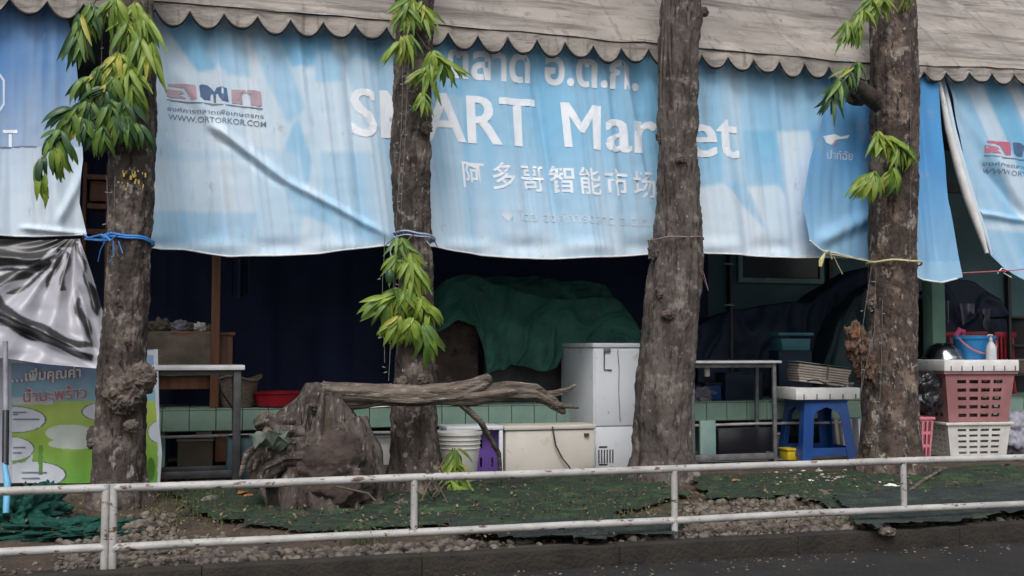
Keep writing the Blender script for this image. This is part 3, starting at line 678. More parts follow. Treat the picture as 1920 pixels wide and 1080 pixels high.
def trunk(name, root, pts, Y, seed, m, burls=(), ridg=.02, knob=.012, ns=110):
    """pts: (px, py, half width px) from top to bottom; continues above the picture"""
    P = []
    for px, py, r in pts:
        c = U(px, py, Y); e = U(px+r, py, Y); P.append((c, (e-c).length*.94))
    c0, r0 = P[0]; c1 = P[1][0]; dirn = (c0-c1).normalized()
    P = [(c0+dirn*1.6, r0*.75), (c0+dirn*.8, r0*.88)]+P
    zs = [p[0].z for p in P][::-1]; xs_ = [p[0].x for p in P][::-1]; rs = [p[1] for p in P][::-1]
    z0, z1 = zs[0]-.05, zs[-1]; nv = 620; v = []
    for j in range(nv):
        z = z0+(z1-z0)*j/(nv-1); cx = np.interp(z, zs, xs_)+.008*math.sin(z*3+seed); cy = Y+.02*math.sin(z*1.7+seed); r = np.interp(z, zs, rs)
        flare = max(0, 1-(z-zs[0])/.22)
        for i in range(ns):
            a = 2*math.pi*i/ns; ca, sa = math.cos(a), math.sin(a)
            d = ridg*fbm(ca*2.2+seed, sa*2.2, z*1.1, 3)+knob*fbm(ca*4, sa*4+seed, z*7, 4)+.006*abs(noise.noise(Vector((ca*9, sa*9, z*3+seed))))
            sc = noise.noise(Vector((ca*5+seed, sa*5, z*9)))
            d -= .011*max(0, .30-abs(noise.noise(Vector((ca*6+seed, sa*6, z*4))))*3)+.004*noise.noise(Vector((ca*17, sa*17+seed, z*26)))
            if sc > .35: d += .020*(sc-.35)
            d += flare*.06*max(0, math.sin(a*4+seed*2))**2+flare*.02
            rr = r+d
            v.append((cx+rr*ca, cy+rr*sa, z))
    f = []
    for j in range(nv-1):
        for i in range(ns): a = j*ns+i; b2 = j*ns+(i+1) % ns; f.append((a, b2, b2+ns, a+ns))
    o = np_mesh(name, v, f, m); child(o, root)
    for (px, py, r, dy, sq) in burls:
        bm = bmesh.new(); bmesh.ops.create_icosphere(bm, subdivisions=5, radius=1); c = U(px, py, Y-dy); R_ = (U(px+r, py, Y)-U(px, py, Y)).length
        for q in bm.verts:
            p = q.co.copy(); n_ = fbm(p.x*1.7+px, p.y*1.7, p.z*1.7, 3); sw = math.sin(10*(p.length+n_*.9)+4*noise.noise(p*2.3+Vector((px, 0, 0))))*.085
            q.co = p*(1+.28*n_+sw)*R_; q.co.y *= .75; q.co.z *= sq
        me = bpy.data.meshes.new('burl'); bm.to_mesh(me); bm.free(); me.polygons.foreach_set('use_smooth', [True]*len(me.polygons))
        child(link('burl', me, M['burl'] if sq < 1.3 else m, loc=c), root)
    # crown above the picture
    random.seed(seed); top = Vector((xs_[-1], Y, z1)); ms = []
    for _ in range(900):
        h = random.uniform(.1, 2.4); rad = .55*(1-h/2.8)*math.sqrt(random.random())+.05; a = random.uniform(0, 6.28)
        ms.append([list(r) for r in (Matrix.Translation(top+Vector((rad*math.cos(a), rad*math.sin(a), h-.1))) @ Matrix.Rotation(a-1.57, 4, 'Z') @ Matrix.Rotation(-random.uniform(.5, 1.3), 4, 'X'))])
    lm = LEAF['leaf_mid'][0]; lv = np.array([q.co[:] for q in lm.vertices]); lf = [list(p.vertices) for p in lm.polygons]
    o = scatter('crown', lv, lf, ms, M['leaf_mid']); tag(child(o, root), kind='stuff')
    b = MB(); b.tube([top-Vector((0, 0, .05)), top+Vector((.02, 0, 1.2)), top+Vector((0, .02, 2.2))], [rs[-1], rs[-1]*.5, .01], 10); child(b.build('upper_trunk', m), root)
LC, EX = {}, {}
def fan(root, px, py, n, kinds, spread=60, length=1.0, Y=None, lean=0, rad=.02, minl=.75):
    """a drooping whorl of long leaves; lean in degrees tips the fan towards +x"""
    Y = Y or YT-.24; c = U(px, py, Y); n = int(n*1.25); length *= 1.12 if px < 400 else 1.36
    n2 = int(n*.95)
    for k in range(n+n2):
        a = R(random.uniform(-spread, spread)+lean); out = random.uniform(-.1, .65)
        d = Vector((math.sin(a), -out*.8, -math.cos(a))).normalized()
        nrm = Vector((random.uniform(-.5, .5), -1, random.uniform(.1, .9))); x = d.cross(nrm).normalized(); nrm = x.cross(d).normalized()
        me = random.choice(LEAF['leaf_yellow' if random.random() < .05 else random.choice(kinds)]); s = length*(random.uniform(.45, .7) if random.random() < .22 else random.uniform(minl, 1.15))
        mt = Matrix(((x.x, d.x, nrm.x, 0), (x.y, d.y, nrm.y, 0), (x.z, d.z, nrm.z, 0), (0, 0, 0, 1)))
        off = Vector((random.uniform(-rad, rad), random.uniform(-rad, rad), random.uniform(-rad*1.5, rad)))
        if LC.get(root.name, 0) >= 296:
            EX.setdefault(root.name, {}).setdefault(me.materials[0].name, []).append([list(r) for r in (Matrix.Translation(c+off) @ mt @ Matrix.Scale(s, 4))]); continue
        LC[root.name] = LC.get(root.name, 0)+1
        o = bpy.data.objects.new('leaf', me); COL.objects.link(o)
        o.parent = root; o.matrix_parent_inverse = Matrix.Translation(-root.location)
        o.matrix_basis = Matrix.Translation(c+off) @ mt @ Matrix.Scale(s, 4)
def twig(root, pts, rad=.004, Y=None, m='twig'):
    b = MB(); P = [U(x, y, (Y or YT-.22)+(p[0] if p else 0)) for x, y, *p in pts]
    b.tube(P, [rad*(1-.6*i/(len(P)-1)) for i in range(len(P))], 6); child(b.build('twig', M[m]), root)
Lt, Md, Dk = 'leaf_light', 'leaf_mid', 'leaf_dark'
GRP = 'tree trunks standing between the railing and the banners'
t1 = empty('tree', G(224, 965, .04), 'leftmost tree trunk, with swirling burls and thick drooping leaves above', 'tree', GRP)
trunk('trunk', t1, [(251, -20, 42), (250, 150, 43), (246, 300, 42), (240, 450, 42), (238, 600, 43), (232, 680, 45), (226, 780, 48), (222, 860, 51), (220, 920, 56), (219, 968, 62)], YT-.03, 1.3, M['bark'],
      burls=[(232, 738, 36, .13, 1.05), (263, 708, 27, .13, 1.05), (275, 722, 14, .1, 1.2), (177, 822, 15, .0, 1.5), (247, 800, 14, .17, 1.0), (240, 640, 8, .2, 1)])
random.seed(11)
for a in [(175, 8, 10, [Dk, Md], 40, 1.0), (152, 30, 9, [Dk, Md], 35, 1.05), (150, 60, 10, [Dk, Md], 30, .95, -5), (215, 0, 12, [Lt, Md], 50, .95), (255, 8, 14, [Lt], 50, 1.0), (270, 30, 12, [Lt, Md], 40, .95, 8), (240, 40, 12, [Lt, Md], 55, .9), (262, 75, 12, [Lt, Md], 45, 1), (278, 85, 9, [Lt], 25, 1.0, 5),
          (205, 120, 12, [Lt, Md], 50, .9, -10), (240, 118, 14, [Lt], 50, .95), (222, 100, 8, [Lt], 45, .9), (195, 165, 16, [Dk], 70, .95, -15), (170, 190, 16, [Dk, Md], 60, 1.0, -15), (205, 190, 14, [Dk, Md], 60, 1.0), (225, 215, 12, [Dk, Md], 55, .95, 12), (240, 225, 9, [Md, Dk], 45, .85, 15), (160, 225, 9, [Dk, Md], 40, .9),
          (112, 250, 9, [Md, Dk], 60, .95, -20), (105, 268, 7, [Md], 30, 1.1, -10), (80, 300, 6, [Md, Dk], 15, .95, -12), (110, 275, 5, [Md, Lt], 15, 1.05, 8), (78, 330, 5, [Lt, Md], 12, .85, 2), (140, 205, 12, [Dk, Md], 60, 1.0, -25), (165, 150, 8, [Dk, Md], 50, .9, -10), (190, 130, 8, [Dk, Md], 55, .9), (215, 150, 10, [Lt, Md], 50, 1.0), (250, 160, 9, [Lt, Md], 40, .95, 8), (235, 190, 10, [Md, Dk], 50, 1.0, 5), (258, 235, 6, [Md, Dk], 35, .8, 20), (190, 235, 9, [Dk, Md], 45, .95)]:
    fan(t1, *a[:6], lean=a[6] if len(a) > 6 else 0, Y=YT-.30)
for P in ([(250, 20), (225, 90), (205, 130), (185, 175)], [(205, 130), (170, 180), (125, 240), (98, 262), (76, 320)], [(185, 175), (225, 215)], [(240, -10), (180, 0), (150, 50), (158, 65)], [(250, 20), (268, 60), (262, 80)]):
    twig(t1, P, .007, YT-.27)
t2 = empty('tree', G(775, 915, .05), 'dark slender tree trunk standing behind the driftwood log, with light leaf tufts', 'tree', GRP)
trunk('trunk', t2, [(774, -20, 34), (774, 150, 34), (774, 300, 34), (777, 450, 33), (778, 600, 34), (776, 700, 38), (778, 800, 43), (782, 860, 48), (785, 920, 56)], YT+.1, 4.1, M['bark'],
      burls=[(790, 712, 14, .12, .8), (760, 718, 15, .1, 1.0), (812, 690, 8, .0, 1), (800, 240, 10, .12, 1.1)], knob=.014)
random.seed(12)
for a in [(770, -5, 10, [Lt, Md], 60, .8), (760, 15, 8, [Lt, Md], 60, .7), (790, 8, 7, [Lt], 50, .75, 10), (755, 72, 9, [Lt, Md], 45, .8, -8), (768, 68, 6, [Md], 50, .6), (812, 98, 12, [Lt, Md], 60, .72, 25), (828, 110, 10, [Lt, Md], 50, .75, 20), (800, 130, 8, [Lt, Md], 60, .7, -10), (790, 180, 8, [Lt, Md], 50, .5),
          (748, 450, 9, [Md], 70, .5), (740, 480, 10, [Md, Lt], 70, .6, 10), (768, 478, 14, [Lt], 50, .75, 10), (778, 500, 12, [Lt, Md], 45, .8, 12), (742, 545, 18, [Lt, Md], 70, .85, -18), (725, 560, 10, [Md, Lt], 50, .9, -35), (760, 545, 10, [Lt], 60, .75), (788, 560, 14, [Lt, Md], 60, .75, 12), (800, 575, 9, [Lt, Md], 45, .8, 22), (770, 600, 14, [Lt], 55, .85), (745, 595, 9, [Lt], 45, .8, -25), (790, 610, 10, [Lt, Md], 35, .9, 18), (805, 640, 5, [Md, Lt], 12, .75, 4)]:
    fan(t2, *a[:6], lean=a[6] if len(a) > 6 else 0, Y=YT-.12)
for P in ([(770, 10), (762, 40), (757, 75)], [(780, 60), (800, 90), (830, 108)], [(800, 100), (795, 150), (790, 182)], [(775, 440), (745, 470), (740, 545), (735, 560)], [(765, 470), (780, 540), (790, 600), (806, 650)]):
    twig(t2, P, .006, YT-.09)
b = MB(); c = U(731, 518, YT-.2); b.lathe([(0, -.045), (.02, -.038), (.032, -.01), (.03, .02), (.018, .042), (0, .048)], 14, c); child(b.build('seed_pod', M['leaf_dark']), t2)
t3 = empty('tree', G(1243, 900, .05), 'thick bare grey trunk in front of the word Market, splitting bark down its left side', 'tree', GRP)
trunk('trunk', t3, [(1277, -20, 34), (1275, 100, 34), (1273, 250, 35), (1270, 400, 39), (1266, 500, 44), (1255, 620, 47), (1248, 720, 51), (1243, 800, 52), (1243, 860, 55), (1243, 902, 61)], YT+.15, 8.7, M['bark_pale'],
      burls=[(1316, 22, 11, .02, .8), (1240, 255, 9, .0, 1.6), (1277, 300, 10, .14, .8), (1252, 590, 11, .18, .7), (1228, 470, 12, 0, 1.6), (1240, 545, 10, .12, 1.4), (1270, 670, 9, .18, .8)], knob=.016, ridg=.028)
for dx, rr in ((-24, .015), (-15, .009), (-30, .011)):
    b = MB(); b.tube([U(1272+dx+3*math.sin(y*.02+dx), y, YT+.15-.115+abs(dx)*.0022) for y in range(-60, 430, 24)], [rr*(.7+.5*abs(math.sin(y*.013+dx))) for y in range(-60, 430, 24)], 7); child(b.build('bark_ridge', M['bark_pale']), t3)
for P in ([(1300, 495), (1312, 505), (1328, 545)], [(1302, 512), (1316, 508)], [(1300, 470), (1310, 480)]): twig(t3, P, .005, YT+.03)
t4 = empty('tree', G(1668, 893, .05), 'rightmost tree trunk with yellow twine, leaf tufts and a broken dark branch near the top', 'tree', GRP)
trunk('trunk', t4, [(1675, -20, 37), (1674, 150, 38), (1674, 300, 38), (1676, 450, 38), (1677, 600, 39), (1673, 700, 43), (1671, 780, 47), (1669, 850, 53), (1668, 896, 63)], YT+.12, 12.2, M['bark_brown'],
      burls=[(1606, 172, 22, -.05, .9), (1632, 690, 22, -.05, 1.7), (1635, 560, 10, 0, 2.0), (1640, 830, 16, .05, 1.2)], knob=.012)
b = MB(); b.tube([U(1660, 210, YT+.1), U(1630, 180, YT+.08), U(1602, 160, YT+.05), U(1592, 140, YT+.03)], [.05, .07, .06, .02], 12); child(b.build('broken_branch', M['wood_end']), t4)
b = MB(); b.tube([U(1655, 560, YT+.16), U(1640, 640, YT+.16), U(1632, 740, YT+.17), U(1640, 860, YT+.17)], [.03, .07, .08, .07], 14); child(b.build('side_stem', M['bark']), t4)
random.seed(14)
for a in [(1650, -4, 12, [Lt], 60, .65), (1632, 0, 10, [Lt, Md], 60, .7, -10), (1620, 15, 8, [Lt], 50, .6, -10), (1590, 42, 11, [Lt, Md], 45, .75, 0), (1608, 45, 6, [Md, Lt], 40, .6, 10), (1700, -8, 6, [Lt, Md], 40, .55), (1592, 132, 9, [Dk, Md], 55, .55, -20), (1575, 150, 10, [Dk, Md], 40, .8, -18), (1562, 172, 7, [Dk], 35, .75, -10), (1605, 118, 8, [Dk, Md], 60, .6),
          (1645, 250, 14, [Lt, Md], 50, .75, 8), (1662, 258, 14, [Lt], 60, .8, 10), (1682, 268, 13, [Lt, Md], 55, .8, 20), (1700, 276, 10, [Lt, Md], 50, .7, 15), (1638, 325, 16, [Lt], 60, .9, -12), (1622, 332, 7, [Md, Lt], 30, .85, -40), (1675, 318, 14, [Lt, Md], 50, .85, 0)]:
    fan(t4, *a[:6], lean=a[6] if len(a) > 6 else 0, Y=YT-.13)
for P in ([(1660, 10), (1630, 5), (1600, 30), (1590, 45)], [(1610, 150), (1585, 135), (1562, 175)], [(1650, 250), (1680, 268), (1705, 285)], [(1655, 270), (1645, 320), (1638, 335)], [(1660, 290), (1675, 328)]): twig(t4, P, .005, YT-.1)
b = MB()
for k in range(26):
    b.box(U(246+random.gauss(0, 11), 332+random.gauss(0, 9), YT-.195+random.uniform(-.0, .004)), (random.uniform(.004, .012), .008, random.uniform(.01, .03)), bev=.002)
tag(child(b.build('paint_blotch', M['paint_blotch']), t1), kind='stuff')

for tr in (t1, t2, t3, t4):
    for mn, ms_ in EX.get(tr.name, {}).items():
        lm = LEAF[mn][1]; tag(child(scatter('leaf_cluster', np.array([q.co[:] for q in lm.vertices]), [list(p.vertices) for p in lm.polygons], ms_, M[mn]), tr), kind='stuff')
# ---------------------------------------------------------------- ties, strings and wire lights
def ring(px, py, Y, rpx, rad, m, dips=0, tails=(), tilt=0., front=True):
    c = U(px, py, Y); r = (U(px+rpx, py, Y)-c).length; b = MB()
    P = [c+Vector((r*math.cos(a), r*math.sin(a), dips*math.sin(a)+tilt*math.cos(a)+.004*math.sin(a*5))) for a in np.linspace(0, 2*math.pi, 40)]
    b.tube(P, rad, 6); return b
def line_tube(b, pts, rad):
    b.tube([U(x, y, Y) for x, y, Y in pts], rad, 6)
b = ring(240, 449, YT-.03, 49, .008, None, -.012, tilt=-.012); b2 = ring(240, 455, YT-.03, 49, .007, None, -.02, tilt=-.008)
tie = empty('rope_tie', U(240, 450, YT-.2), 'bright blue plastic twine knotted round the leftmost trunk', 'rope')
child(b.build('loop', M['rope_blue']), tie); child(b2.build('loop', M['rope_blue']), tie)
b = MB()
for P in ([(205, 448, 6.82), (190, 440, 6.85), (165, 446, 7.2), (158, 440, 7.4)], [(205, 450, 6.82), (185, 450, 6.9), (160, 448, 7.3)], [(200, 446, 6.8), (208, 436, 6.78), (220, 442, 6.77), (206, 450, 6.77), (196, 440, 6.8)], [(212, 450, 6.78), (214, 478, 6.78), (205, 492, 6.8)], [(222, 452, 6.78), (230, 475, 6.77)], [(198, 450, 6.8), (188, 470, 6.85), (184, 490, 6.9)]): line_tube(b, P, .007 if P[0][0] < 206 and P[-1][1] < 460 else .003)
child(b.build('knot', M['rope_blue']), tie)
tie = empty('rope_tie', U(777, 445, YT), 'pale blue and white cord tied round the dark trunk above the lower leaf tuft', 'rope')
b = ring(777, 443, YT+.1, 38, .007, None, -.01, tilt=-.02); child(b.build('loop', M['rope_pale']), tie)
b = ring(777, 449, YT+.1, 38, .005, None, -.012, tilt=-.01); child(b.build('loop', M['rope_pale']), tie)
for P in ([(745, 440, 6.98), (732, 470, 7.0), (735, 500, 7.0)], [(800, 452, 6.95), (808, 462, 6.95)], [(740, 445, 7.0), (722, 461, 7.3)], [(812, 448, 7.05), (820, 462, 7.4)]): b = MB(); line_tube(b, P, .004); child(b.build('loose_end', M['rope_pale']), tie)
tie = empty('rope_tie', U(1266, 447, YT), 'faded mauve string looped round the thick grey trunk', 'rope')
b = ring(1267, 450, YT+.15, 47, .005, None, -.006, tilt=.006); child(b.build('loop', M['rope_pink']), tie)
b = MB(); line_tube(b, [(1225, 452, 7.0), (1228, 475, 7.1)], .003); child(b.build('loose_end', M['rope_pink']), tie)
b = MB(); line_tube(b, [(1305, 455, 7.05), (1310, 478, 7.1), (1328, 545, 7.08)], .003); child(b.build('loose_end', M['rope_pink']), tie)
tie = empty('rope_tie', U(1676, 495, YT), 'yellow cord wrapped round the rightmost trunk and knotted to the banner corner', 'rope')
b = ring(1676, 495, YT+.12, 42, .008, None, -.012, tilt=-.008); child(b.build('loop', M['rope_yellow']), tie)
b = MB(); line_tube(b, [(1640, 492, 7.0), (1600, 484, 7.2), (1560, 477, 7.37), (1543, 474, 7.38)], .005); child(b.build('span', M['rope_yellow']), tie)
b = MB(); b.tube([U(1547, 474, 7.36), U(1540, 488, 7.35), U(1538, 500, 7.35)], [.006, .02, .013], 8); line_tube(b, [(1548, 474, 7.36), (1556, 470, 7.36), (1560, 486, 7.36)], .004); line_tube(b, [(1562, 477, 7.36), (1570, 495, 7.36), (1580, 514, 7.36)], .004); child(b.build('knot', M['rope_yellow']), tie)
s_ = empty('red_string', U(1860, 508, 7.4), 'thin red string stretched across the gap at far right', 'string')
b = MB(); b.tube([U(x, y, YB-.06) for x, y in ((1795, 518), (1800, 512), (1840, 510), (1900, 507), (1960, 500), (2080, 488))], .0045, 6); child(b.build('strand', M['rope_red']), s_)
b = MB(); b.tube([U(x, y, YB-.05) for x, y in ((1870, 513), (1878, 503), (1890, 506), (1882, 512), (1896, 520))], .005, 6); child(b.build('knot', M['styro']), s_)
def wires(label, strands, Y, every=55):
    r_ = empty('wire_light_string', U(strands[0][0][0], strands[0][0][1], Y), label, 'string lights', 'old fairy-light wires hanging on the trees')
    for S in strands:
        ys = np.arange(S[0][1], S[-1][1]+1, 12); xs_ = np.interp(ys, [p[1] for p in S], [p[0] for p in S])+np.array([1.6*noise.noise(Vector((y*.03, S[0][0], 0))) for y in ys])
        yy = np.interp(ys, [p[1] for p in S], [p[2] if len(p) > 2 else Y for p in S])
        b = MB(); b.tube([U(x, y, q) for x, y, q in zip(xs_, ys, yy)], .0022, 5); child(b.build('wire', M['wire']), r_)
        for y in np.arange(S[0][1]+every/2, S[-1][1], every):
            x = np.interp(y, ys, xs_); b = MB(); p = U(x+random.choice((-4, 4)), y, Y-.004); b.tube([p, p+Vector((random.choice((-.02, .02)), 0, -.006))], [.004, .002], 5); child(b.build('bulb', M['bulb']), r_)
wires('thin wire lights running down the left side of the dark slender trunk', [[(756, 20), (754, 200), (748, 330), (742, 440)], [(768, 60), (760, 250), (751, 400)], [(722, 440), (716, 560), (722, 690)], [(742, 450), (735, 600), (728, 720)]], YT-.1)
wires('loose wire lights hanging down along the rightmost trunk', [[(1634, 500), (1618, 610), (1616, 700), (1612, 760)], [(1642, 500), (1640, 620), (1620, 700), (1608, 770)], [(1655, 560), (1652, 700), (1646, 830), (1640, 870)], [(1706, 60), (1708, 300), (1706, 500)]], YT-.09)
wires('bare wires hanging left of the leftmost trunk', [[(192, 60), (188, 160), (185, 300)], [(200, 330), (204, 440)], [(216, 330), (210, 500)]], YT-.22, 60)
# ---------------------------------------------------------------- railing
YF = 5.155
zt_, zb_ = .378, .113
def rail_run(root, x0, x1):
    for nm, z in (('top_rail', zt_), ('bottom_rail', zb_)):
        b = MB(); n_ = max(2, int((x1-x0)/.35)); b.tube([(x0+(x1-x0)*i/n_, YF+.003*noise.noise(Vector((i*.7, z, 0))), z+.005*noise.noise(Vector((i*.5+x0, z*9, 3)))) for i in range(n_+1)], .0195, 14)
        child(b.build(nm, M['rail_paint']), root)
def rail_post(root, px, z0=-.02, z1=None):
    X = UX(px, YF) if px is not None else None; b = MB(); z1 = z1 or zt_-.01
    b.tube([(X, YF, z0), (X, YF, (z0+z1)/2), (X, YF, z1)], .0175, 14); o = b.build('post', M['rail_paint']); child(o, root); return X
XL, XR = UX(204, YF), UX(219, YF)
ra = empty('metal_railing', (XL-1, YF, 0), 'chipped white pipe railing section left of the doubled post, in front of the coconut poster', 'railing')
rail_run(ra, -7, XL); rail_post(ra, 204, z1=zt_+.015); rail_post(ra, -560); rail_post(ra, -180, zb_)
rb_ = empty('metal_railing', (2, YF, 0), 'long chipped white pipe railing with rust along the kerb from the doubled post rightwards', 'railing')
rail_run(rb_, XR, 13); rail_post(rb_, 219, z1=zt_+.015); rail_post(rb_, 778, zb_+.01); rail_post(rb_, 1262); rail_post(rb_, 1689, zb_+.01); rail_post(rb_, 2100)

# ---------------------------------------------------------------- far left: pole, teal net, plastic film, poster
pole = empty('leaning_pole', U(10, 955, 5.8), 'thin pole with dark upper half and light blue lower half at the far left edge', 'pole')
b = MB(); b.tube([U(10, 640, 6.0), U(11, 770, 5.95)], .013, 10); child(b.build('upper_tube', M['grey_bag']), pole)
b = MB(); b.tube([U(11, 770, 5.95), U(10, 872, 5.85)], .016, 10); child(b.build('grip', M['black']), pole)
b = MB(); b.tube([U(8, 868, 5.85), U(14, 905, 5.82), U(11, 962, 5.78)], [.012, .017, .015], 10); child(b.build('lower_tube', M['blue_pole']), pole)
def blob(name, c, r, m, seed, amp=.25, sub=5, freq=1.6, flat=None, rot=None):
    bm = bmesh.new(); bmesh.ops.create_icosphere(bm, subdivisions=sub, radius=1)
    for q in bm.verts:
        p = q.co.copy(); n_ = fbm(p.x*freq+seed, p.y*freq, p.z*freq, 4)
        k = 1+amp*n_; q.co = Vector((p.x*r[0]*k, p.y*r[1]*k, p.z*r[2]*k))
        if flat is not None and q.co.z < -flat: q.co.z = -flat
    if rot is not None: bmesh.ops.rotate(bm, verts=bm.verts, matrix=rot, cent=(0, 0, 0))
    me = bpy.data.meshes.new(name); bm.to_mesh(me); bm.free(); me.polygons.foreach_set('use_smooth', [True]*len(me.polygons))
    return link(name, me, m, loc=c)
nb = empty('net_bundle', G(60, 985), 'crumpled teal green fishing-type net heaped on the soil at the lower left', 'net')
p = G(20, 1000); child(blob('heap', (p.x, p.y+.05, .09), (.16, .12, .13), M['net_teal'], 3, .8, 5, 3.2), nb)
p = G(72, 985); child(blob('heap', (p.x, p.y, .09), (.13, .12, .12), M['net_teal'], 6, .8, 5, 3.4), nb)
p = G(100, 1005); child(blob('heap', (p.x+.02, p.y, .03), (.30, .16, .045), M['net_teal'], 9, 1.0, 5, 3.0), nb)
p = G(150, 1012); child(blob('heap', (p.x, p.y, .02), (.22, .10, .03), M['net_teal'], 12, 1.0, 5, 3.4), nb)

# shiny plastic film knotted at its top right corner
def fold_film(px, py):
    # gathers radiate from the knot near (140,448)
    dx, dy = px-140, py-440; a = math.atan2(dy, -dx); rr = math.hypot(dx, dy)
    g = min(rr/110, 1)
    d = .014*math.sin(a*17+2*noise.noise(Vector((a*3, rr/90, 1))))*(1-min(rr/260, 1))*min(rr/40, 1)
    d += .035*noise.noise(Vector((a*5.5, rr/170, 2)))*g
    d += .02*noise.noise(Vector((px/45, py/30, 4)))*g
    d += crease(px, py, (-40, 560), (175, 665), 11, -.05)+crease(px, py, (-40, 585), (175, 680), 9, .05)+crease(px, py, (-30, 480), (110, 490), 9, -.04)+crease(px, py, (-30, 497), (100, 505), 6, .03)
    d += crease(px, py, (146, 450), (190, 600), 7, -.05)+crease(px, py, (150, 540), (185, 660), 8, .05)
    return d - .28*max(0, (py-445)/240)
def col_film(x, y):
    # sky glare painted as pale panels; black film stripes radiate from the gathered corner
    c = np.full((len(x), 3), .95)
    B_ = [[(-80, 440), (152, 440), (140, 462), (100, 470), (75, 492), (30, 500), (-80, 503)], [(-80, 506), (40, 505), (112, 478), (130, 462), (118, 480), (60, 520), (0, 545), (-80, 545), (-80, 530), (-10, 525), (30, 512), (-80, 514)],
          [(-80, 560), (2, 553), (20, 575), (110, 622), (180, 645), (185, 655), (110, 645), (0, 592), (-80, 570)], [(-80, 585), (0, 596), (90, 632), (180, 668), (180, 680), (120, 655), (0, 610), (-80, 597)],
          [(112, 468), (122, 470), (108, 520), (86, 555), (92, 530)], [(128, 470), (135, 475), (126, 545), (114, 550), (120, 520)], [(140, 450), (150, 455), (172, 530), (200, 575), (188, 600), (168, 555), (158, 500)],
          [(147, 555), (153, 560), (180, 630), (188, 655), (178, 645), (158, 610), (147, 585)], [(60, 528), (95, 495), (110, 480), (82, 520), (30, 556), (12, 556)]]
    for P in B_: c = np.where(inside(x+3*np.sin(y/9), y+3*np.sin(x/13), np.array(P, float))[:, None], .05, c)
    return c
fl = empty('plastic_film', U(90, 560, 7.3), 'shiny dark plastic sheet with painted sky glare, gathered in radiating creases at the left edge', 'plastic sheet')
child(cloth('film', [(-260, 448), (0, 449), (80, 450), (150, 448)], [(-260, 640), (0, 668), (100, 682), (196, 690)], [(-260, 448), (-260, 640)], [(150, 448), (166, 490), (183, 540), (197, 585), (196, 690)], 7.42, fold_film, col_film, M['film'], 260, 170, soft=1), fl)
# coconut-drink poster
def fold_poster(px, py): return .025*noise.noise(Vector((px/70, py/160, 51)))+.01*noise.noise(Vector((px/25, py/50, 52)))
def ell(x, y, cx, cy, a, b_): return ((x-cx)/a)**2+((y-cy)/b_)**2
def col_poster(x, y):
    W_ = np.array(lin((228, 234, 244))); Bl = np.array(lin((158, 188, 226))); Cy = np.array(lin((150, 205, 222)))
    Gt = np.array(lin((190, 214, 100))); Gb = np.array(lin((125, 186, 80))); Ol = np.array(lin((95, 105, 110)))
    t = np.clip((y-765)/130, 0, 1)[:, None]; c = Gt*(1-t)+Gb*t
    top_ = y < 752+.10*(110-x)*(x < 110); u = np.clip((y-690)/60, 0, 1)[:, None]; c = np.where(top_[:, None], Bl*(1-u)+Cy*u, c)
    c = np.where(((y >= 745) & (y < 758) & (x < 100))[:, None], W_*.9, c)
    c = np.where((y < 676-.06*(x-20))[:, None], Bl*.8, c)
    c = np.where(((y >= 674-.06*x) & (y < 683-.06*x) & ~((x > 76) & (x < 92)))[:, None], W_, c)
    for cx, cy, a, b_ in ((24, 787, 60, 24), (22, 842, 40, 22), (60, 890, 62, 24), (205, 772, 50, 18), (300, 810, 22, 20)):
        e = ell(x, y, cx, cy, a, b_); c = np.where((e < 1.12)[:, None], Ol, c); c = np.where((e < 1)[:, None], W_, c)
    for P in ([(22, 812), (60, 800), (80, 800), (40, 806)], [(30, 868), (45, 868), (62, 850), (58, 872), (50, 880)]): c = np.where(inside(x, y, np.array(P, float))[:, None], W_, c)
    for cx, cy, a, b_ in ((130, 812, 45, 16), (140, 832, 50, 10)): c = np.where((ell(x, y, cx, cy, a, b_) < 1)[:, None], (W_*.75+Gt*.25), c)
    c = np.where(((x > 72) & (x < 80) & (y > 835) & (y < 890))[:, None], Gb*.75, c)
    c = np.where((x > 292+4*np.sin((y-760)/60))[:, None], W_, c); c = np.where((x < 22)[:, None], W_*.8, c)
    c = np.where(((ell(x, y, 283, 880, 8, 22) < 1))[:, None], Gb*.5, c)
    return c
ps = empty('drink_poster', U(150, 800, 7.75), 'blue and lime green vinyl poster with red Thai words and white speech bubbles', 'poster')
YP = 7.75
child(cloth('vinyl_sheet', [(-60, 662), (14, 664), (150, 652), (296, 655)], [(-60, 906), (14, 906), (296, 906)], [(-60, 662), (-60, 906)], [(296, 655), (299, 800), (304, 850), (300, 906)], YP, fold_poster, col_poster, M['poster'], 240, 170, parent0=ps.name), ps)
def halo(s, p0, p1, h, m1, m2, off):
    lettering('lettering_outline', s, p0, p1, h, YP, fold_poster, m1, ps, off+.035, 7)
    me = text_mesh(s, off); xs_ = [v_.co.x for v_ in me.vertices]; x0, x1 = min(xs_), max(xs_); dx, dy, k = (p1[0]-p0[0])/(x1-x0), (p1[1]-p0[1])/(x1-x0), h/.70
    print_on('lettering', me, lambda x, y: (p0[0]+(x-x0)*dx, p0[1]+(x-x0)*dy-y*k), YP, fold_poster, m2, ps, 7, .012)
halo('…เพิ่มคุณค่า', (22, 716), (152, 706), 18, M['poster_red'], M['print_white'], .035)
halo('น้ำมะพร้าว', (44, 754), (162, 746), 21, M['print_white'], M['poster_red'], .012)
for (x0, y0, wd) in ((24, 772, 26), (24, 785, 50), (24, 838, 24), (24, 848, 16), (40, 885, 48), (40, 896, 34), (24, 776, 10)):
    print_on('fine_print', [[(x0, y0), (x0+wd, y0-.5), (x0+wd, y0+2.2), (x0, y0+2.7)]], lambda x, y: (x, y), YP, fold_poster, M['print_grey'], ps, 6, .006)
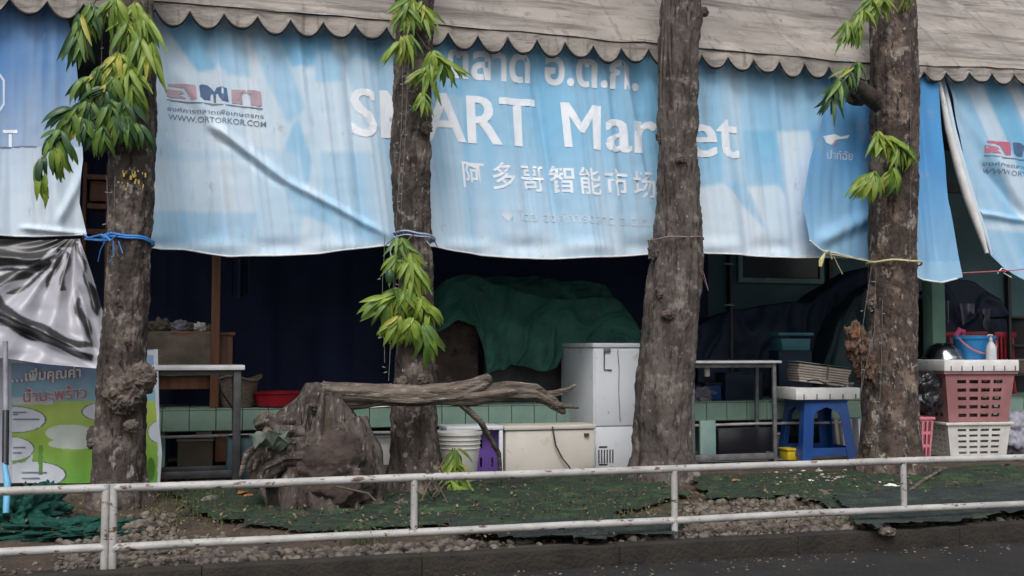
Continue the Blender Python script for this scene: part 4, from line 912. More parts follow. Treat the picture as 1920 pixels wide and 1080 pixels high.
# wooden shelf unit glimpsed between banners
sh = empty('wooden_shelf', U(185, 440, 8.3), 'small brown wooden rack glimpsed in the gap beside the leftmost trunk', 'shelf')
YS = 8.3
for x in (163, 206): a = U(x, 300, YS); world_box('upright', a.x-.012, a.x+.012, YS-.1, YS+.1, .06, 2.35, M['wood_brown'], sh)
for y in (331, 385, 432): a, c_ = U(163, y, YS), U(206, y, YS); world_box('shelf_board', a.x+.012, c_.x-.012, YS-.12, YS+.12, a.z-.035, a.z, M['wood_brown'], sh)
a, c_ = U(170, 340, YS-.06), U(200, 378, YS-.06); world_box('box', a.x, c_.x, YS-.08, YS+.08, c_.z, a.z, M['wood_brown'], sh)

# ---------------------------------------------------------------- pipe rail and tiled counter
YC = 8.55
pr = empty('pipe_rail', (2, 8.36, 0), 'low rusty white pipe running along the front of the green tiled counter', 'rail')
b = MB(); b.tube([(x, 8.36, .352+.004*math.sin(x*3)) for x in np.arange(UX(16, 8.36), UX(1655, 8.36), .3)], .012, 8); child(b.build('pipe', M['rail_paint']), pr)
for x in (22, 800, 1335): X = UX(x, 8.36); b = MB(); b.tube([(X, 8.36, .05), (X, 8.36, .352)], .014, 8); child(b.build('post', M['rail_paint']), pr)
ct = empty('tiled_counter', (3, YC, 0), 'long low counter faced in pale green tiles running behind the tree trunks', 'counter')
xs0, xs1 = UX(255, YC), UX(2150, YC)
world_box('slab', xs0, xs1, YC+.012, YC+.95, .37, .533, M['grout'], ct)
tw = .197; n_ = int((xs1-xs0)/tw)
def tile_mesh(w_, h_, t_):
    b = MB(); b.box((0, 0, 0), (w_, t_, h_), bev=.003); bmesh.ops.recalc_face_normals(b.bm, faces=b.bm.faces[:]); me = bpy.data.meshes.new('tile'); b.bm.to_mesh(me); b.bm.free(); me.materials.append(M['tile']); return me
TF, TT = tile_mesh(tw-.006, .152, .012), tile_mesh(tw-.006, .012, .19)
TT.transform(Matrix.Identity(4))
for i in range(n_):
    X = xs0+tw*(i+.5)
    o = link('tile', TF); o.location = (X, YC+.004+random.uniform(-.0015, .0015), .453); child(o, ct)
b = MB()
TT = bpy.data.meshes.new('tile'); b.box((0, 0, 0), (tw-.006, .194, .010), bev=.003); b.bm.to_mesh(TT); b.bm.free(); TT.materials.append(M['tile'])
for i in range(n_):
    for j in range(4):
        o = link('tile', TT); o.location = (xs0+tw*(i+.5), YC+.11+.2*j, .5385+random.uniform(-.001, .001)); child(o, ct)
for x in (300, 640, 960, 1330, 1660, 1990): X = UX(x, YC+.1); world_box('support_wall', X-.05, X+.05, YC+.1, YC+.8, .06, .37, M['green_paint'], ct)

# ---------------------------------------------------------------- tables
def table(name, label, x0, x1, y0, y1, zt, m_top, m_leg, rung=None, thick=.03, leg=.022, cross=None):
    t = empty(name, ((x0+x1)/2, (y0+y1)/2, .05), label, 'table')
    world_box('tabletop', x0, x1, y0, y1, zt-thick, zt, m_top, t, .006)
    for X in (x0+.05, x1-.05):
        for Y in (y0+.05, y1-.05): world_box('leg', X-leg, X+leg, Y-leg, Y+leg, .05, zt-thick-.001, m_leg, t, .003)
    for Y in (y0+.05, y1-.05):
        if rung: world_box('stretcher', x0+.05+leg+.002, x1-.05-leg-.002, Y-leg*.8, Y+leg*.8, rung-.025, rung+.025, m_leg, t, .003)
        world_box('apron', x0+.05+leg+.002, x1-.05-leg-.002, Y-leg*.6, Y+leg*.6, zt-thick-.035, zt-thick-.002, m_leg, t)
    if rung:
        for X in (x0+.05, x1-.05): world_box('stretcher', X-leg*.8, X+leg*.8, y0+.05+leg+.002, y1-.05-leg-.002, rung-.025, rung+.025, m_leg, t, .003)
    return t
Y1 = 7.75
tb = table('folding_table', 'white-topped table with dark steel legs just right of the leftmost trunk', UX(250, Y1), UX(460, Y1), Y1, Y1+.42, 1-(685-655)*7.45/2000, M['table_white'], M['metal_dark'], rung=.13, thick=.034, leg=.026)
b = MB(); line_tube(b, [(408, 700, 7.72), (415, 735, 7.7), (432, 760, 7.76), (440, 770, 7.8)], .006); tag(b.build('black_cable', M['black']), 'black cable sagging from under the white table top', 'cable')
Y2 = 8.05
a, c_ = UX(1292, Y2), UX(1466, Y2)
table('grey_table', 'grey steel table with a thin pale top, right of the thick trunk', a, c_, Y2, Y2+.40, .905, M['table_white'], M['metal_grey'], rung=.105, thick=.022, leg=.015)
# things under the grey table
Y3 = 8.25
a, c_ = U(1345, 800, Y3), U(1448, 868, Y3)
scn = empty('dark_glass_box', U(1396, 868, Y3), 'black glass-fronted box under the grey table', 'box')
world_box('case', a.x, c_.x, Y3-.02, Y3+.06, .06, .33, M['black'], scn, .006); world_box('frame', a.x-.02, c_.x+.02, Y3-.035, Y3-.022, .075, .095, M['metal_grey'], scn)
a, c_ = U(1312, 800, Y3), U(1342, 868, Y3); o = world_box('white_panel', a.x, c_.x, Y3-.01, Y3+.02, .06, .40, M['mint_box'], None, .005); tag(o, 'pale mint board standing on edge beside the black glass box', 'board'); o.name = 'mint_board'
world_box('plastic_jug', *[U(1326, 700, 8.2).x-.025, U(1326, 700, 8.2).x+.02, 8.18, 8.22], .77, .885, M['white_pl'], None, .012); tag(bpy.data.objects['plastic_jug'], 'small white plastic bag hanging under the left end of the grey table', 'bag')
bb_ = empty('box', U(1385, 660, 8.6), 'dark carton standing on the counter under the grey table', 'box')
a, c_ = U(1355, 700, 8.75), U(1425, 745, 8.75); world_box('carton', a.x, c_.x, 8.7, 8.9, .545, .78, M['dark_sheet'], bb_, .006); world_box('flap', a.x-.01, c_.x+.01, 8.69, 8.91, .782, .79, M['dark_teal'], bb_)
p = U(1310, 733, 8.68); o = blob('crumpled_bag', (p.x, p.y, .60), (.12, .08, .06), M['grey_bag'], 22, .9, 4, 2.5); tag(o, 'crumpled pale plastic bag on the counter right of the thick trunk', 'bag')

# ---------------------------------------------------------------- left stall: cabinet, sacks, basket, basin
YK = 8.75
a, c_, e_ = U(262, 622, YK), U(440, 722, YK), U(405, 622, YK)
cab = empty('wooden_cabinet', (a.x+.4, YK, .545), 'reddish brown wooden cabinet on the counter with a tan sack over its front', 'cabinet')
zc0, zc1 = .548, a.z
world_box('side_panel', e_.x+.02, c_.x-.02, YK, YK+.5, zc0, zc1-.03, M['wood_brown'], cab, .005)
world_box('cabinet_top', a.x-.1, c_.x, YK-.02, YK+.52, zc1-.028, zc1, M['wood_brown'], cab, .006)
world_box('carcass', a.x-.1, e_.x+.018, YK+.02, YK+.5, zc0+.14, zc1-.03, M['wood_brown'], cab, .004)
world_box('leg', a.x+.0, a.x+.05, YK+.02, YK+.07, zc0, zc0+.138, M['wood_brown'], cab)
world_box('leg', e_.x-.04, e_.x+.0, YK+.02, YK+.07, zc0, zc0+.138, M['wood_brown'], cab)
sv_, nu, nv = [], 60, 40
for j in range(nv):
    for i in range(nu):
        s = i/(nu-1); t = j/(nv-1); X = a.x-.08+(e_.x-a.x+.06)*s
        if t < .3: y_, z_ = YK+.25-.27*(t/.3), zc1+.006
        else: y_, z_ = YK-.025-.012*math.sin((t-.3)*4), zc1-(t-.3)/.7*.34
        sv_.append((X, y_+.014*fbm(X*5, t*4, 2, 3), z_+.006*fbm(X*6, t*3, 5, 2)))
tag(np_mesh('sackcloth', sv_, grid_faces(nu, nv), M['sack']), 'tan sackcloth draped over the front of the wooden cabinet', 'cloth')
for i, (px, py, r) in enumerate(((300, 608, 20), (335, 600, 17), (352, 605, 14), (376, 607, 14), (395, 604, 11))):
    p = U(px, py, YK+.15); rr = (U(px+r, py, YK)-U(px, py, YK)).length; o = blob('plastic_bag', (p.x, p.y, zc1+rr*.62), (rr*1.1, rr, rr*.72), M['sack'] if i % 2 == 0 else M['white_pl'] if i == 3 else M['grey_bag'], i*3, .5, 4, 2)
    tag(o, ['low crumpled bag on the cabinet nearest the leftmost trunk', 'tall knotted grey bag on the wooden cabinet', 'small tan bag squeezed behind the grey one on the cabinet', 'rounded pale bundle on the cabinet left of the wooden post', 'small grey bag on the cabinet touching the wooden post'][i], 'bag', 'bags piled on the wooden cabinet')
a, c_ = U(398, 480, 8.65), U(412, 620, 8.65)
world_box('wooden_post', a.x, c_.x, 8.62, 8.68, .545, 3.3, M['wood_brown'], None, .004); tag(bpy.data.objects['wooden_post'], 'thin brown wooden post rising from the counter to the roof in front of the curtain', 'post')
# wicker basket
bk = empty('woven_basket', U(440, 770, 8.75), 'woven tan basket with a soft folded rim on the green counter', 'basket')
p = U(445, 765, 8.72); b = MB(); b.lathe([(.115, 0), (.13, .04), (.145, .12), (.16, .19), (.175, .225), (.165, .23), (.15, .18), (.13, .1), (.10, .02), (0, .015)], 40, (0, 0, 0))
for q in b.bm.verts:
    a_ = math.atan2(q.co.y, q.co.x); q.co.z += .018*math.sin(a_*3+1)*(q.co.z/.23)**2; q.co *= 1+.02*math.sin(a_*24)
o = b.build('body', M['wicker'], loc=(p.x, p.y, .548)); child(o, bk)
b = MB(); b.tube([(p.x+.18*math.cos(a_), p.y+.18*math.sin(a_), .548+.228+.018*math.sin(a_*3+1)) for a_ in np.linspace(0, 6.283, 50)], .010, 8); child(b.build('rim', M['sack']), bk)
p = U(520, 765, 8.7); b = MB(); b.lathe([(.0, 0), (.15, 0), (.165, .01), (.19, .10), (.205, .105), (.207, .115), (.195, .118), (.175, .10), (.155, .02), (0, .016)], 48)
tag(b.build('plastic_basin', M['red'], loc=(p.x, p.y, .548)), 'shallow red plastic basin at the right end of the left counter stretch', 'basin')
# clutter below the left counter
def simple_box(name, label, cat, px0, px1, Y, z0, z1, m, dep=.2, bev=.008, lid=None, group=None):
    a, c_ = UX(px0, Y), UX(px1, Y); r_ = empty(name, ((a+c_)/2, Y+dep/2, z0), label, cat, group)
    hgt = z1-z0; world_box('body', a, c_, Y, Y+dep, z0, z1-(.02 if lid else 0), m, r_, bev)
    if lid: world_box('lid', a-.008, c_+.008, Y-.008, Y+dep+.008, z1-.018, z1, lid, r_, .004)
    return r_
simple_box('cardboard_box', 'brown cardboard box stored beneath the left counter', 'box', 336, 402, 8.75, .06, .30, M['sack'], lid=M['paper'])
simple_box('wooden_drawer', 'red-brown wooden drawer stored beneath the counter behind the table leg', 'crate', 406, 438, 8.72, .12, .36, M['wood_brown'], lid=M['wood_brown'])  # loose wooden drawer, drawn as a plain lidded box
simple_box('styrofoam_tub', 'small off-white tub beneath the counter beside the cardboard box', 'tub', 372, 398, 8.70, .31, .36, M['white_pl'], dep=.12, lid=M['styro'])
p = G(500, 905, .05)
bn = empty('plastic_bin', (UX(458, 7.9), 7.9, .05), 'dark grey-green plastic bin standing left of the driftwood stump', 'bin')
b = MB(); b.box((0, 0, .17), (.20, .2, .34), bev=.02)
for q in b.bm.verts: q.co.x *= 1+.35*(.34-q.co.z); q.co.y *= 1
o = b.build('body', M['dark_teal'], loc=(UX(456, 7.9), 7.95, .05)); child(o, bn)
b = MB(); b.tube([(UX(430, 7.9), 7.84, .395), (UX(484, 7.9), 7.84, .395)], .012, 8); child(b.build('rim', M['black']), bn)
p0, p1 = U(494, 800, 7.85), U(512, 905, 7.85); b = MB(); b.tube([U(482, 798, 7.8), U(500, 850, 7.78), U(512, 905, 7.76)], [.012, .03, .03], 10); tag(b.build('rubber_strip', M['black']), 'black rubber strip leaning between the bin and the stump', 'strip')

# ---------------------------------------------------------------- driftwood stump and log
dw = empty('driftwood_stump', G(600, 945, .03), 'huge weathered driftwood stump with a long grey log reaching right', 'driftwood')
def rough_tube(name, pts, m, seed, amp=.25, ns=36, sub=14, sqy=1.0, root=dw):
    """pts: (px,py,Y,r metres); gnarled limb"""
    P = [(U(a, b_, y), r) for a, b_, y, r in pts]; C, Rr = [], []
    for i in range(len(P)-1):
        for k in range(sub):
            t = k/sub; t2 = t*t*(3-2*t); C.append(P[i][0].lerp(P[i+1][0], t)); Rr.append(P[i][1]*(1-t2)+P[i+1][1]*t2)
    C.append(P[-1][0]); Rr.append(P[-1][1]); v = []; prev = Vector((0, 1, 0)); n = len(C)
    for i, c in enumerate(C):
        t = (C[min(i+2, n-1)]-C[max(i-2, 0)]).normalized(); a = (prev-t*prev.dot(t)).normalized(); prev = a; b2 = t.cross(a); L_ = i*.018
        end = min(1, (min(i, n-1-i)+.3)/2.0)
        for k in range(ns):
            an = 2*math.pi*k/ns; ca, sa = math.cos(an), math.sin(an)
            g = 1+amp*fbm(ca*1.5+seed, sa*1.5, L_*1.3, 4)+amp*.45*noise.noise(Vector((ca*5+seed, sa*5, L_*.7)))-amp*.3*abs(noise.noise(Vector((ca*8+seed, sa*8, L_*1.2))))
            v.append(c+(a*ca+b2*sa)*Rr[i]*g*end**.5)
    f = [(i*ns+k, i*ns+(k+1) % ns, (i+1)*ns+(k+1) % ns, (i+1)*ns+k) for i in range(n-1) for k in range(ns)]
    v += [C[0], C[-1]]; base = len(v)-2
    me = bpy.data.meshes.new(name); me.from_pydata([tuple(q) for q in v], [], f+[(base, (k+1) % ns, k) for k in range(ns)]+[(base+1, (n-1)*ns+k, (n-1)*ns+(k+1) % ns) for k in range(ns)])
    me.polygons.foreach_set('use_smooth', [True]*len(me.polygons)); o = link(name, me, m); child(o, root); return o
rough_tube('stump', [(610, 960, 6.75, .34), (605, 900, 6.75, .33), (600, 850, 6.77, .27), (600, 790, 6.8, .20), (606, 735, 6.82, .12), (612, 722, 6.82, .06)], M['wood_up'], 2, .55, 96)
rough_tube('root', [(620, 880, 6.68, .12), (575, 850, 6.6, .13), (530, 850, 6.58, .11), (495, 870, 6.6, .09), (478, 915, 6.62, .06)], M['wood_up'], 5, .6, 60)
rough_tube('root', [(560, 800, 6.7, .12), (520, 800, 6.66, .08), (500, 790, 6.66, .06), (478, 800, 6.68, .03)], M['wood_up'], 7, .6, 48)
rough_tube('root', [(640, 800, 6.7, .13), (675, 850, 6.62, .12), (690, 900, 6.6, .10), (700, 950, 6.62, .05)], M['wood_up'], 9, .6, 60)
rough_tube('root', [(600, 760, 6.75, .07), (570, 760, 6.7, .06), (560, 830, 6.62, .05), (545, 880, 6.6, .05)], M['wood_up'], 12, .6, 48)
c = U(620, 893, 6.52); o = blob('cut_root_boss', c, (.265, .12, .225), M['wood_end'], 3, .30, 6, 1.7, rot=Matrix.Rotation(-.3, 3, 'Y')); child(o, dw)
rough_tube('log', [(600, 745, 6.80, .10), (650, 742, 6.78, .085), (720, 742, 6.76, .068), (790, 745, 6.74, .066), (850, 738, 6.72, .062), (895, 722, 6.70, .046), (921, 706, 6.69, .030)], M['wood_old'], 15, .35)
rough_tube('branch', [(820, 745, 6.74, .045), (880, 742, 6.72, .068), (950, 733, 6.72, .060), (1000, 735, 6.74, .052), (1030, 752, 6.76, .04), (1060, 775, 6.8, .018)], M['wood_old'], 18, .4)
rough_tube('branch', [(1010, 742, 6.75, .03), (1040, 738, 6.76, .022), (1066, 730, 6.78, .016), (1080, 722, 6.8, .010)], M['wood_old'], 21, .4, 16)
rough_tube('branch', [(1000, 745, 6.75, .03), (1050, 760, 6.76, .02), (1086, 765, 6.8, .008)], M['wood_old'], 23, .4, 16)
rough_tube('branch', [(850, 745, 6.7, .02), (900, 790, 6.72, .018), (935, 850, 6.9, .014), (940, 905, 7.0, .012)], M['wood_old'], 24, .4, 14)
fr = empty('dried_fern', U(505, 800, 6.6), 'grey-green curled dry fern clump on the stump\'s left shoulder', 'plant')
random.seed(5)
for k in range(16):
    x_ = random.uniform(470, 700); y_ = random.uniform(800, 900); sgn = -1 if x_ < 590 else 1
    rough_tube('root', [(x_, y_, 6.62, random.uniform(.018, .035)), (x_+sgn*random.uniform(5, 30), y_+random.uniform(10, 30), 6.54, .02), (x_+sgn*random.uniform(5, 45), min(y_+random.uniform(40, 80), 948), 6.52, .010)], M['wood_up' if k % 2 else 'wood_old'], 90+k, .5, 12, 8)
for k in range(7):
    a_ = random.uniform(-1.2, 1.2); b = MB(); rows_ = []
    for i in range(10):
        t = i/9; ww = .045*math.sin(math.pi*min(t+.12, 1))+.004; cc_ = U(508, 832, 6.52)+Vector((math.sin(a_)*t*.16, -.03*math.sin(t*3)-.01*k, math.cos(a_)*t*.15-.05*t*t+.02*math.sin(t*9+k)))
        rows_.append([cc_+Vector((-ww*math.cos(a_), .015*math.sin(t*7), ww*math.sin(a_))), cc_+Vector((0, -.018, 0)), cc_+Vector((ww*math.cos(a_), .012*math.sin(t*9), -ww*math.sin(a_)))])
    b.quad_strip(rows_); child(b.build('frond', M['fern']), fr)
p = U(692, 890, 7.25); o = blob('red_cloth', (p.x, p.y, .17), (.10, .07, .15), M['red'], 31, .5, 4, 2); tag(o, 'crumpled red cloth wedged between the stump and the slender trunk', 'cloth')
p = G(680, 915, .04); o = blob('red_sack', (p.x, p.y, .08), (.12, .08, .08), M['wood_brown'], 33, .5, 4, 2); tag(o, 'dull red sack on the ground behind the stump', 'sack')
# pale board behind the log
b = MB(); b.box((0, 0, 0), (.52, .012, .20), bev=.003); bo = b.build('pale_board', M['white_pl']); c = U(672, 745, 7.9); bo.location = c; bo.rotation_euler = (R(-35), R(-3), 0); tag(bo, 'pale board lying tilted behind the log, left of the slender trunk', 'board')
# ---------------------------------------------------------------- green tarp cart
def drape(name, ridge, bottom, Y, depth, m, seed, nu=150, nv=70, folds=.05):
    s = np.linspace(0, 1, nu); x0, x1 = ridge[0][0], ridge[-1][0]; v = []
    for j in range(nv):
        t = j/(nv-1)
        for i in range(nu):
            px = x0+(x1-x0)*s[i]; ry = float(np.interp(px, [p[0] for p in ridge], [p[1] for p in ridge])); by = float(np.interp(px, [p[0] for p in bottom], [p[1] for p in bottom]))
            top_ = U(px, ry, Y); bot_ = U(px, by, Y)
            if t < .3: q = t/.3; y_ = Y+depth*(1-q)-.0; z_ = top_.z-.10*(1-q)**2
            else: q = (t-.3)/.7; y_ = Y-.12*math.sin(q*1.3); z_ = top_.z+(bot_.z-top_.z)*q
            k = min(1, (j+1)/8)
            y_ += folds*noise.noise(Vector((px/38+seed, q*.8 if t > .3 else 0, seed)))*(q if t > .3 else .3)*1.6+.05*noise.noise(Vector((px/60, t*5, seed+3)))-.045*(1-min(1, 5*abs(noise.noise(Vector((px/55+t*1.5, t*2.2, seed+5))))))+.012*noise.noise(Vector((px/14+t*3, t*9, seed)))
            z_ += .03*noise.noise(Vector((px/45, t*3, seed+7)))
            v.append((top_.x, y_, z_))
    return np_mesh(name, v, grid_faces(nu, nv), m)
g = empty('covered_cart', U(1000, 700, 8.9), 'green tarpaulin thrown over a tall cart behind the log, hanging in folds', 'covered cart')
child(drape('tarpaulin', [(812, 600), (820, 545), (835, 523), (862, 515), (900, 520), (960, 540), (1010, 556), (1060, 562), (1100, 560), (1140, 556), (1165, 566), (1185, 590), (1200, 625)], [(812, 625), (850, 600), (885, 612), (897, 650), (903, 700), (940, 694), (950, 682), (1000, 692), (1040, 690), (1050, 668), (1120, 655), (1200, 652)], 8.75, .5, M['green_tarp'], 4, folds=.09), g)
child(drape('tarpaulin', [(900, 520), (960, 517), (1040, 522), (1130, 532), (1142, 550), (1150, 560)], [(900, 560), (1150, 572)], 9.05, .4, M['green_tarp'], 9, 80, 40, .05), g)
a, c_ = U(905, 600, 9.0), U(1175, 700, 9.0); world_box('cart_body', a.x, c_.x, 8.95, 9.35, .55, 1.12, M['metal_dark'], g)
a, c_ = U(800, 600, 8.75), U(898, 720, 8.75); o = world_box('brown_board', a.x, c_.x, 8.78, 8.81, .548, 1.35, M['wood_end'], None, .005); tag(o, 'dark brown board standing on the counter below the left end of the green tarpaulin', 'board')
a, c_ = U(1186, 600, 8.6), U(1235, 640, 8.6); simple_box('styrofoam_box', 'pale mint foam box on top of the counter goods just left of the thick trunk', 'box', 1186, 1240, 8.85, 1.0, 1.17, M['mint_box'], dep=.2, lid=M['mint_box'])
a = UX(1180, 8.85); world_box('storage_rack', a, UX(1245, 8.85), 8.8, 9.1, .55, .998, M['metal_dark'], None); tag(bpy.data.objects['storage_rack'], 'dark rack block carrying the mint foam box behind the thick trunk', 'rack')
# ---------------------------------------------------------------- white freezer (upright)
YZ = 7.95
x0, x1 = UX(1112, YZ), UX(1216, YZ)
fz = empty('upright_freezer', ((x0+x1)/2, YZ+.3, .05), 'white upright freezer cabinet with a hasp on its front, left of the thick trunk', 'freezer')
zf0 = 1-(880-655)*8.45/2000; zf1 = 1+(655-645)*8.45/2000
world_box('cabinet', x0, x1, YZ, YZ+.80, zf0, zf1-.03, M['enamel'], fz, .012)
world_box('lid', x0-.008, x1+.008, YZ-.010, YZ+.81, zf1-.028, zf1+.008, M['enamel'], fz, .008)
zs_ = 1-(800-655)*8.4/2000
world_box('door_panel', x0+.012, x1-.012, YZ-.012, YZ-.002, zs_+.006, zf1-.05, M['enamel'], fz, .004)
world_box('lower_panel', x0+.012, x1-.012, YZ-.012, YZ-.002, zf0+.02, zs_-.006, M['enamel'], fz, .004)
for k in range(6):
    X = U(1122+k*5.2, 850, YZ).x; world_box('vent_slot', X-.006, X+.004, YZ-.0155, YZ-.0125, 1-(868-655)*8.4/2000, 1-(843-655)*8.4/2000, M['metal_dark'], fz)
for yy in (838, 871): a = U(1122, yy, YZ); world_box('vent_slot', a.x, a.x+.07, YZ-.0155, YZ-.0125, a.z-.006, a.z+.006, M['metal_dark'], fz)
b = MB(); line_tube(b, [(1133, 655, YZ-.02), (1133, 693, YZ-.02), (1147, 694, YZ-.02)], .005); child(b.build('hasp', M['metal_dark']), fz)
a = U(1139, 656, YZ-.02); world_box('lock', a.x-.03, a.x+.025, YZ-.03, YZ-.0135, a.z-.018, a.z+.018, M['metal_grey'], fz, .004)
b = MB(); line_tube(b, [(1158, 656, YZ-.018), (1161, 690, YZ-.018), (1160, 735, YZ-.018), (1163, 790, YZ-.018)], .003); child(b.build('cord', M['metal_grey']), fz)
# cream chest + side table + purple crate + bucket + plant
YG = 7.65
x0, x1 = UX(948, YG), UX(1114, YG)
cb = empty('cream_chest', ((x0+x1)/2, YG+.2, .05), 'scuffed cream chest with a slightly larger lid in front of the white freezer', 'chest')
ztp = 1-(797-655)*8/2000
world_box('body', x0, x1, YG, YG+.26, .055, ztp-.035, M['cream'], cb, .01); world_box('lid', x0-.012, x1+.012, YG-.014, YG+.27, ztp-.032, ztp, M['cream'], cb, .008)
world_box('catch', x1-.085, x1-.05, YG-.02, YG-.002, ztp-.085, ztp-.065, M['metal_dark'], cb)
b = MB(); line_tube(b, [(1036, 800, YG-.02), (1042, 835, YG-.025), (1055, 860, YG-.03), (1068, 876, YG-.035), (1072, 895, YG-.03)], .006); child(b.build('cable', M['metal_dark']), cb)
YH = 7.6
x0, x1 = UX(838, YH), UX(944, YH); zz = 1-(797-655)*7.9/2000
st_ = empty('white_stand', ((x0+x1)/2, YH+.15, .05), 'small white-framed stand over the purple crate', 'stand')
world_box('top', x0, x1, YH, YH+.28, zz-.03, zz, M['enamel'], st_, .006)
for X in (x0+.015, x1-.015):
    for Y in (YH+.02, YH+.26): world_box('leg', X-.014, X+.014, Y-.014, Y+.014, .05, zz-.031, M['enamel'], st_, .003)
def crate(name, label, cat, c, size, rz, m, nx, nz, taper=.12, lip=.02, hole=(.62, .55), side_n=4, group=None, zh=(.12, .86), solid_side=False, wall=.006, inset=.10):
    """tapered lattice crate: open grid walls with real thickness"""
    r_ = empty(name, c, label, cat, group, rz); Wd, Dp, Hh = size
    def corner(sx, sy, t): k = 1-taper*(1-t); return Vector((sx*Wd/2*k, sy*Dp/2*k, t*Hh))
    for (s0, s1, nn) in (((-1, -1), (1, -1), nx), ((1, -1), (1, 1), side_n), ((1, 1), (-1, 1), nx), ((-1, 1), (-1, -1), side_n)):
        us = [0, inset]; cw = (1-2*inset)/nn
        for k in range(nn): us += [inset+cw*(k+(1-hole[0])/2), inset+cw*(k+(1+hole[0])/2)]
        us += [1-inset, 1]; vs_ = [0]; ch = (zh[1]-zh[0])/nz
        for k in range(nz): vs_ += [zh[0]+ch*(k+(1-hole[1])/2), zh[0]+ch*(k+(1+hole[1])/2)]
        vs_ += [1]; b = MB(); V_ = [[b.bm.verts.new(corner(*s0, t).lerp(corner(*s1, t), u)) for u in us] for t in vs_]
        for j in range(len(vs_)-1):
            for i in range(len(us)-1):
                hole_ = (i >= 2 and (i % 2 == 0) and i < len(us)-2) and (j % 2 == 1)
                if not hole_: b.bm.faces.new((V_[j][i], V_[j][i+1], V_[j+1][i+1], V_[j+1][i]))
        bmesh.ops.recalc_face_normals(b.bm, faces=b.bm.faces[:])
        bmesh.ops.solidify(b.bm, geom=b.bm.faces[:], thickness=wall)
        o = b.build('wall', m, r_, smooth=False)
    b = MB(); k = 1-taper; b.box((0, 0, .005), (Wd*k, Dp*k, .008)); b.build('base', m, r_)
    for sy in (-1, 1): b = MB(); b.box((0, sy*(Dp/2+lip/2-.004), Hh-.012), (Wd+2*lip, lip, .024), bev=.004); b.build('rim', m, r_)
    for sx in (-1, 1): b = MB(); b.box((sx*(Wd/2+lip/2-.004), 0, Hh-.012), (lip, Dp-.01, .024), bev=.004); b.build('rim', m, r_)
    return r_
X = (UX(886, 7.72)+UX(936, 7.72))/2
cr = crate('purple_crate', 'deep purple plastic crate standing under the small white stand', 'crate', (X, 7.8, .055), (.22, .22, .37), 0, M['purple'], 2, 2, .03, hole=(.2, .5), side_n=2)
p = U(862, 930, 7.35)
bkt = empty('white_bucket', (p.x, 7.38, .05), 'dirty white bucket behind the light green plant, right of the slender trunk', 'bucket')
b = MB(); b.lathe([(0, 0), (.115, 0), (.12, .01), (.155, .35), (.165, .352), (.165, .37), (.150, .37), (.115, .03), (0, .02)], 40)
for q in b.bm.verts: q.co += Vector((0, 0, 0))
b.build('body', M['white_pl'], bkt)
for z in (.26, .29, .32): b = MB(); b.tube([((.121+.034*z/.35+.003)*math.cos(a_), (.121+.034*z/.35+.003)*math.sin(a_), z) for a_ in np.linspace(0, 6.283, 40)], .004, 6); b.build('ridge', M['white_pl'], bkt)
pl = empty('leafy_plant', G(852, 940, .05), 'young light green leafy shoot growing beside the white bucket', 'plant')
random.seed(21)
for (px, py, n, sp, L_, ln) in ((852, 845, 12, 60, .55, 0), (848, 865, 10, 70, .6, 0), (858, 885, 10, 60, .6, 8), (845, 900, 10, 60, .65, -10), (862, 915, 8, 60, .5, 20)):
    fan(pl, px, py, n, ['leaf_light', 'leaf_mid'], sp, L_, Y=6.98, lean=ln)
b = MB(); line_tube(b, [(852, 938, 7.0), (850, 900, 7.0), (853, 840, 6.99)], .004); child(b.build('stem', M['twig']), pl)
rt_ = empty('dead_branches', G(810, 925, .05), 'tangle of thin dry branches on the netting between the slender trunk and the plant', 'branches')
for P in ([(835, 905, 6.9), (815, 935, 6.6), (800, 915, 6.5), (790, 940, 6.4)], [(825, 915, 6.8), (840, 945, 6.5), (850, 960, 6.3)], [(805, 890, 6.9), (820, 920, 6.7), (812, 930, 6.5)], [(600, 905, 6.4), (690, 925, 6.4), (705, 940, 6.35)], [(835, 860, 6.9), (815, 890, 6.8), (795, 925, 6.6)]):
    b = MB(); line_tube(b, P, .006); child(b.build('stick', M['twig']), rt_)

# ---------------------------------------------------------------- right stall
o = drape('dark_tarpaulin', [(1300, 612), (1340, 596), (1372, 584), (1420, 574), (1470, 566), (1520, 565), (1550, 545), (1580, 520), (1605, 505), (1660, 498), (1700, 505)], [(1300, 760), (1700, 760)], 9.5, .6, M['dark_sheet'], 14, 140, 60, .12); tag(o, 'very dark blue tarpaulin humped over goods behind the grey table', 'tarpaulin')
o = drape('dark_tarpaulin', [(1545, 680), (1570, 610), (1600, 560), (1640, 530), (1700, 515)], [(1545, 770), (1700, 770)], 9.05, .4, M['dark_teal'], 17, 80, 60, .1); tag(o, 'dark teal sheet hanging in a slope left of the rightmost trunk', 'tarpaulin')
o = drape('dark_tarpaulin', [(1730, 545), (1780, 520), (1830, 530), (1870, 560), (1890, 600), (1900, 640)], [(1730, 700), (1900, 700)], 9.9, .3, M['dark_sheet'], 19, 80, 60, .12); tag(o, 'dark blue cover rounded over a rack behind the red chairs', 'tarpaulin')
a, c_ = UX(1460, 8.8), UX(1522, 8.8)
tl = empty('teal_tub', ((a+c_)/2, 8.9, .9), 'teal plastic tub with a pale lid on the dark tarpaulin behind the notebook stack', 'tub')
b = MB(); b.box((0, 0, 0), (.30, .2, .115), bev=.012)
for q in b.bm.verts: q.co.x *= 1+.6*(q.co.z)
child(b.build('body', M['teal_box'], loc=((a+c_)/2, 8.88, 1.045)), tl)
child(world_box('lid', a-.02, c_+.0, 8.76, 9.0, 1.125, 1.155, M['teal_box'], None, .006), tl)
world_box('stand', a, c_, 8.8, 8.98, .55, .985, M['dark_sheet'], tl)
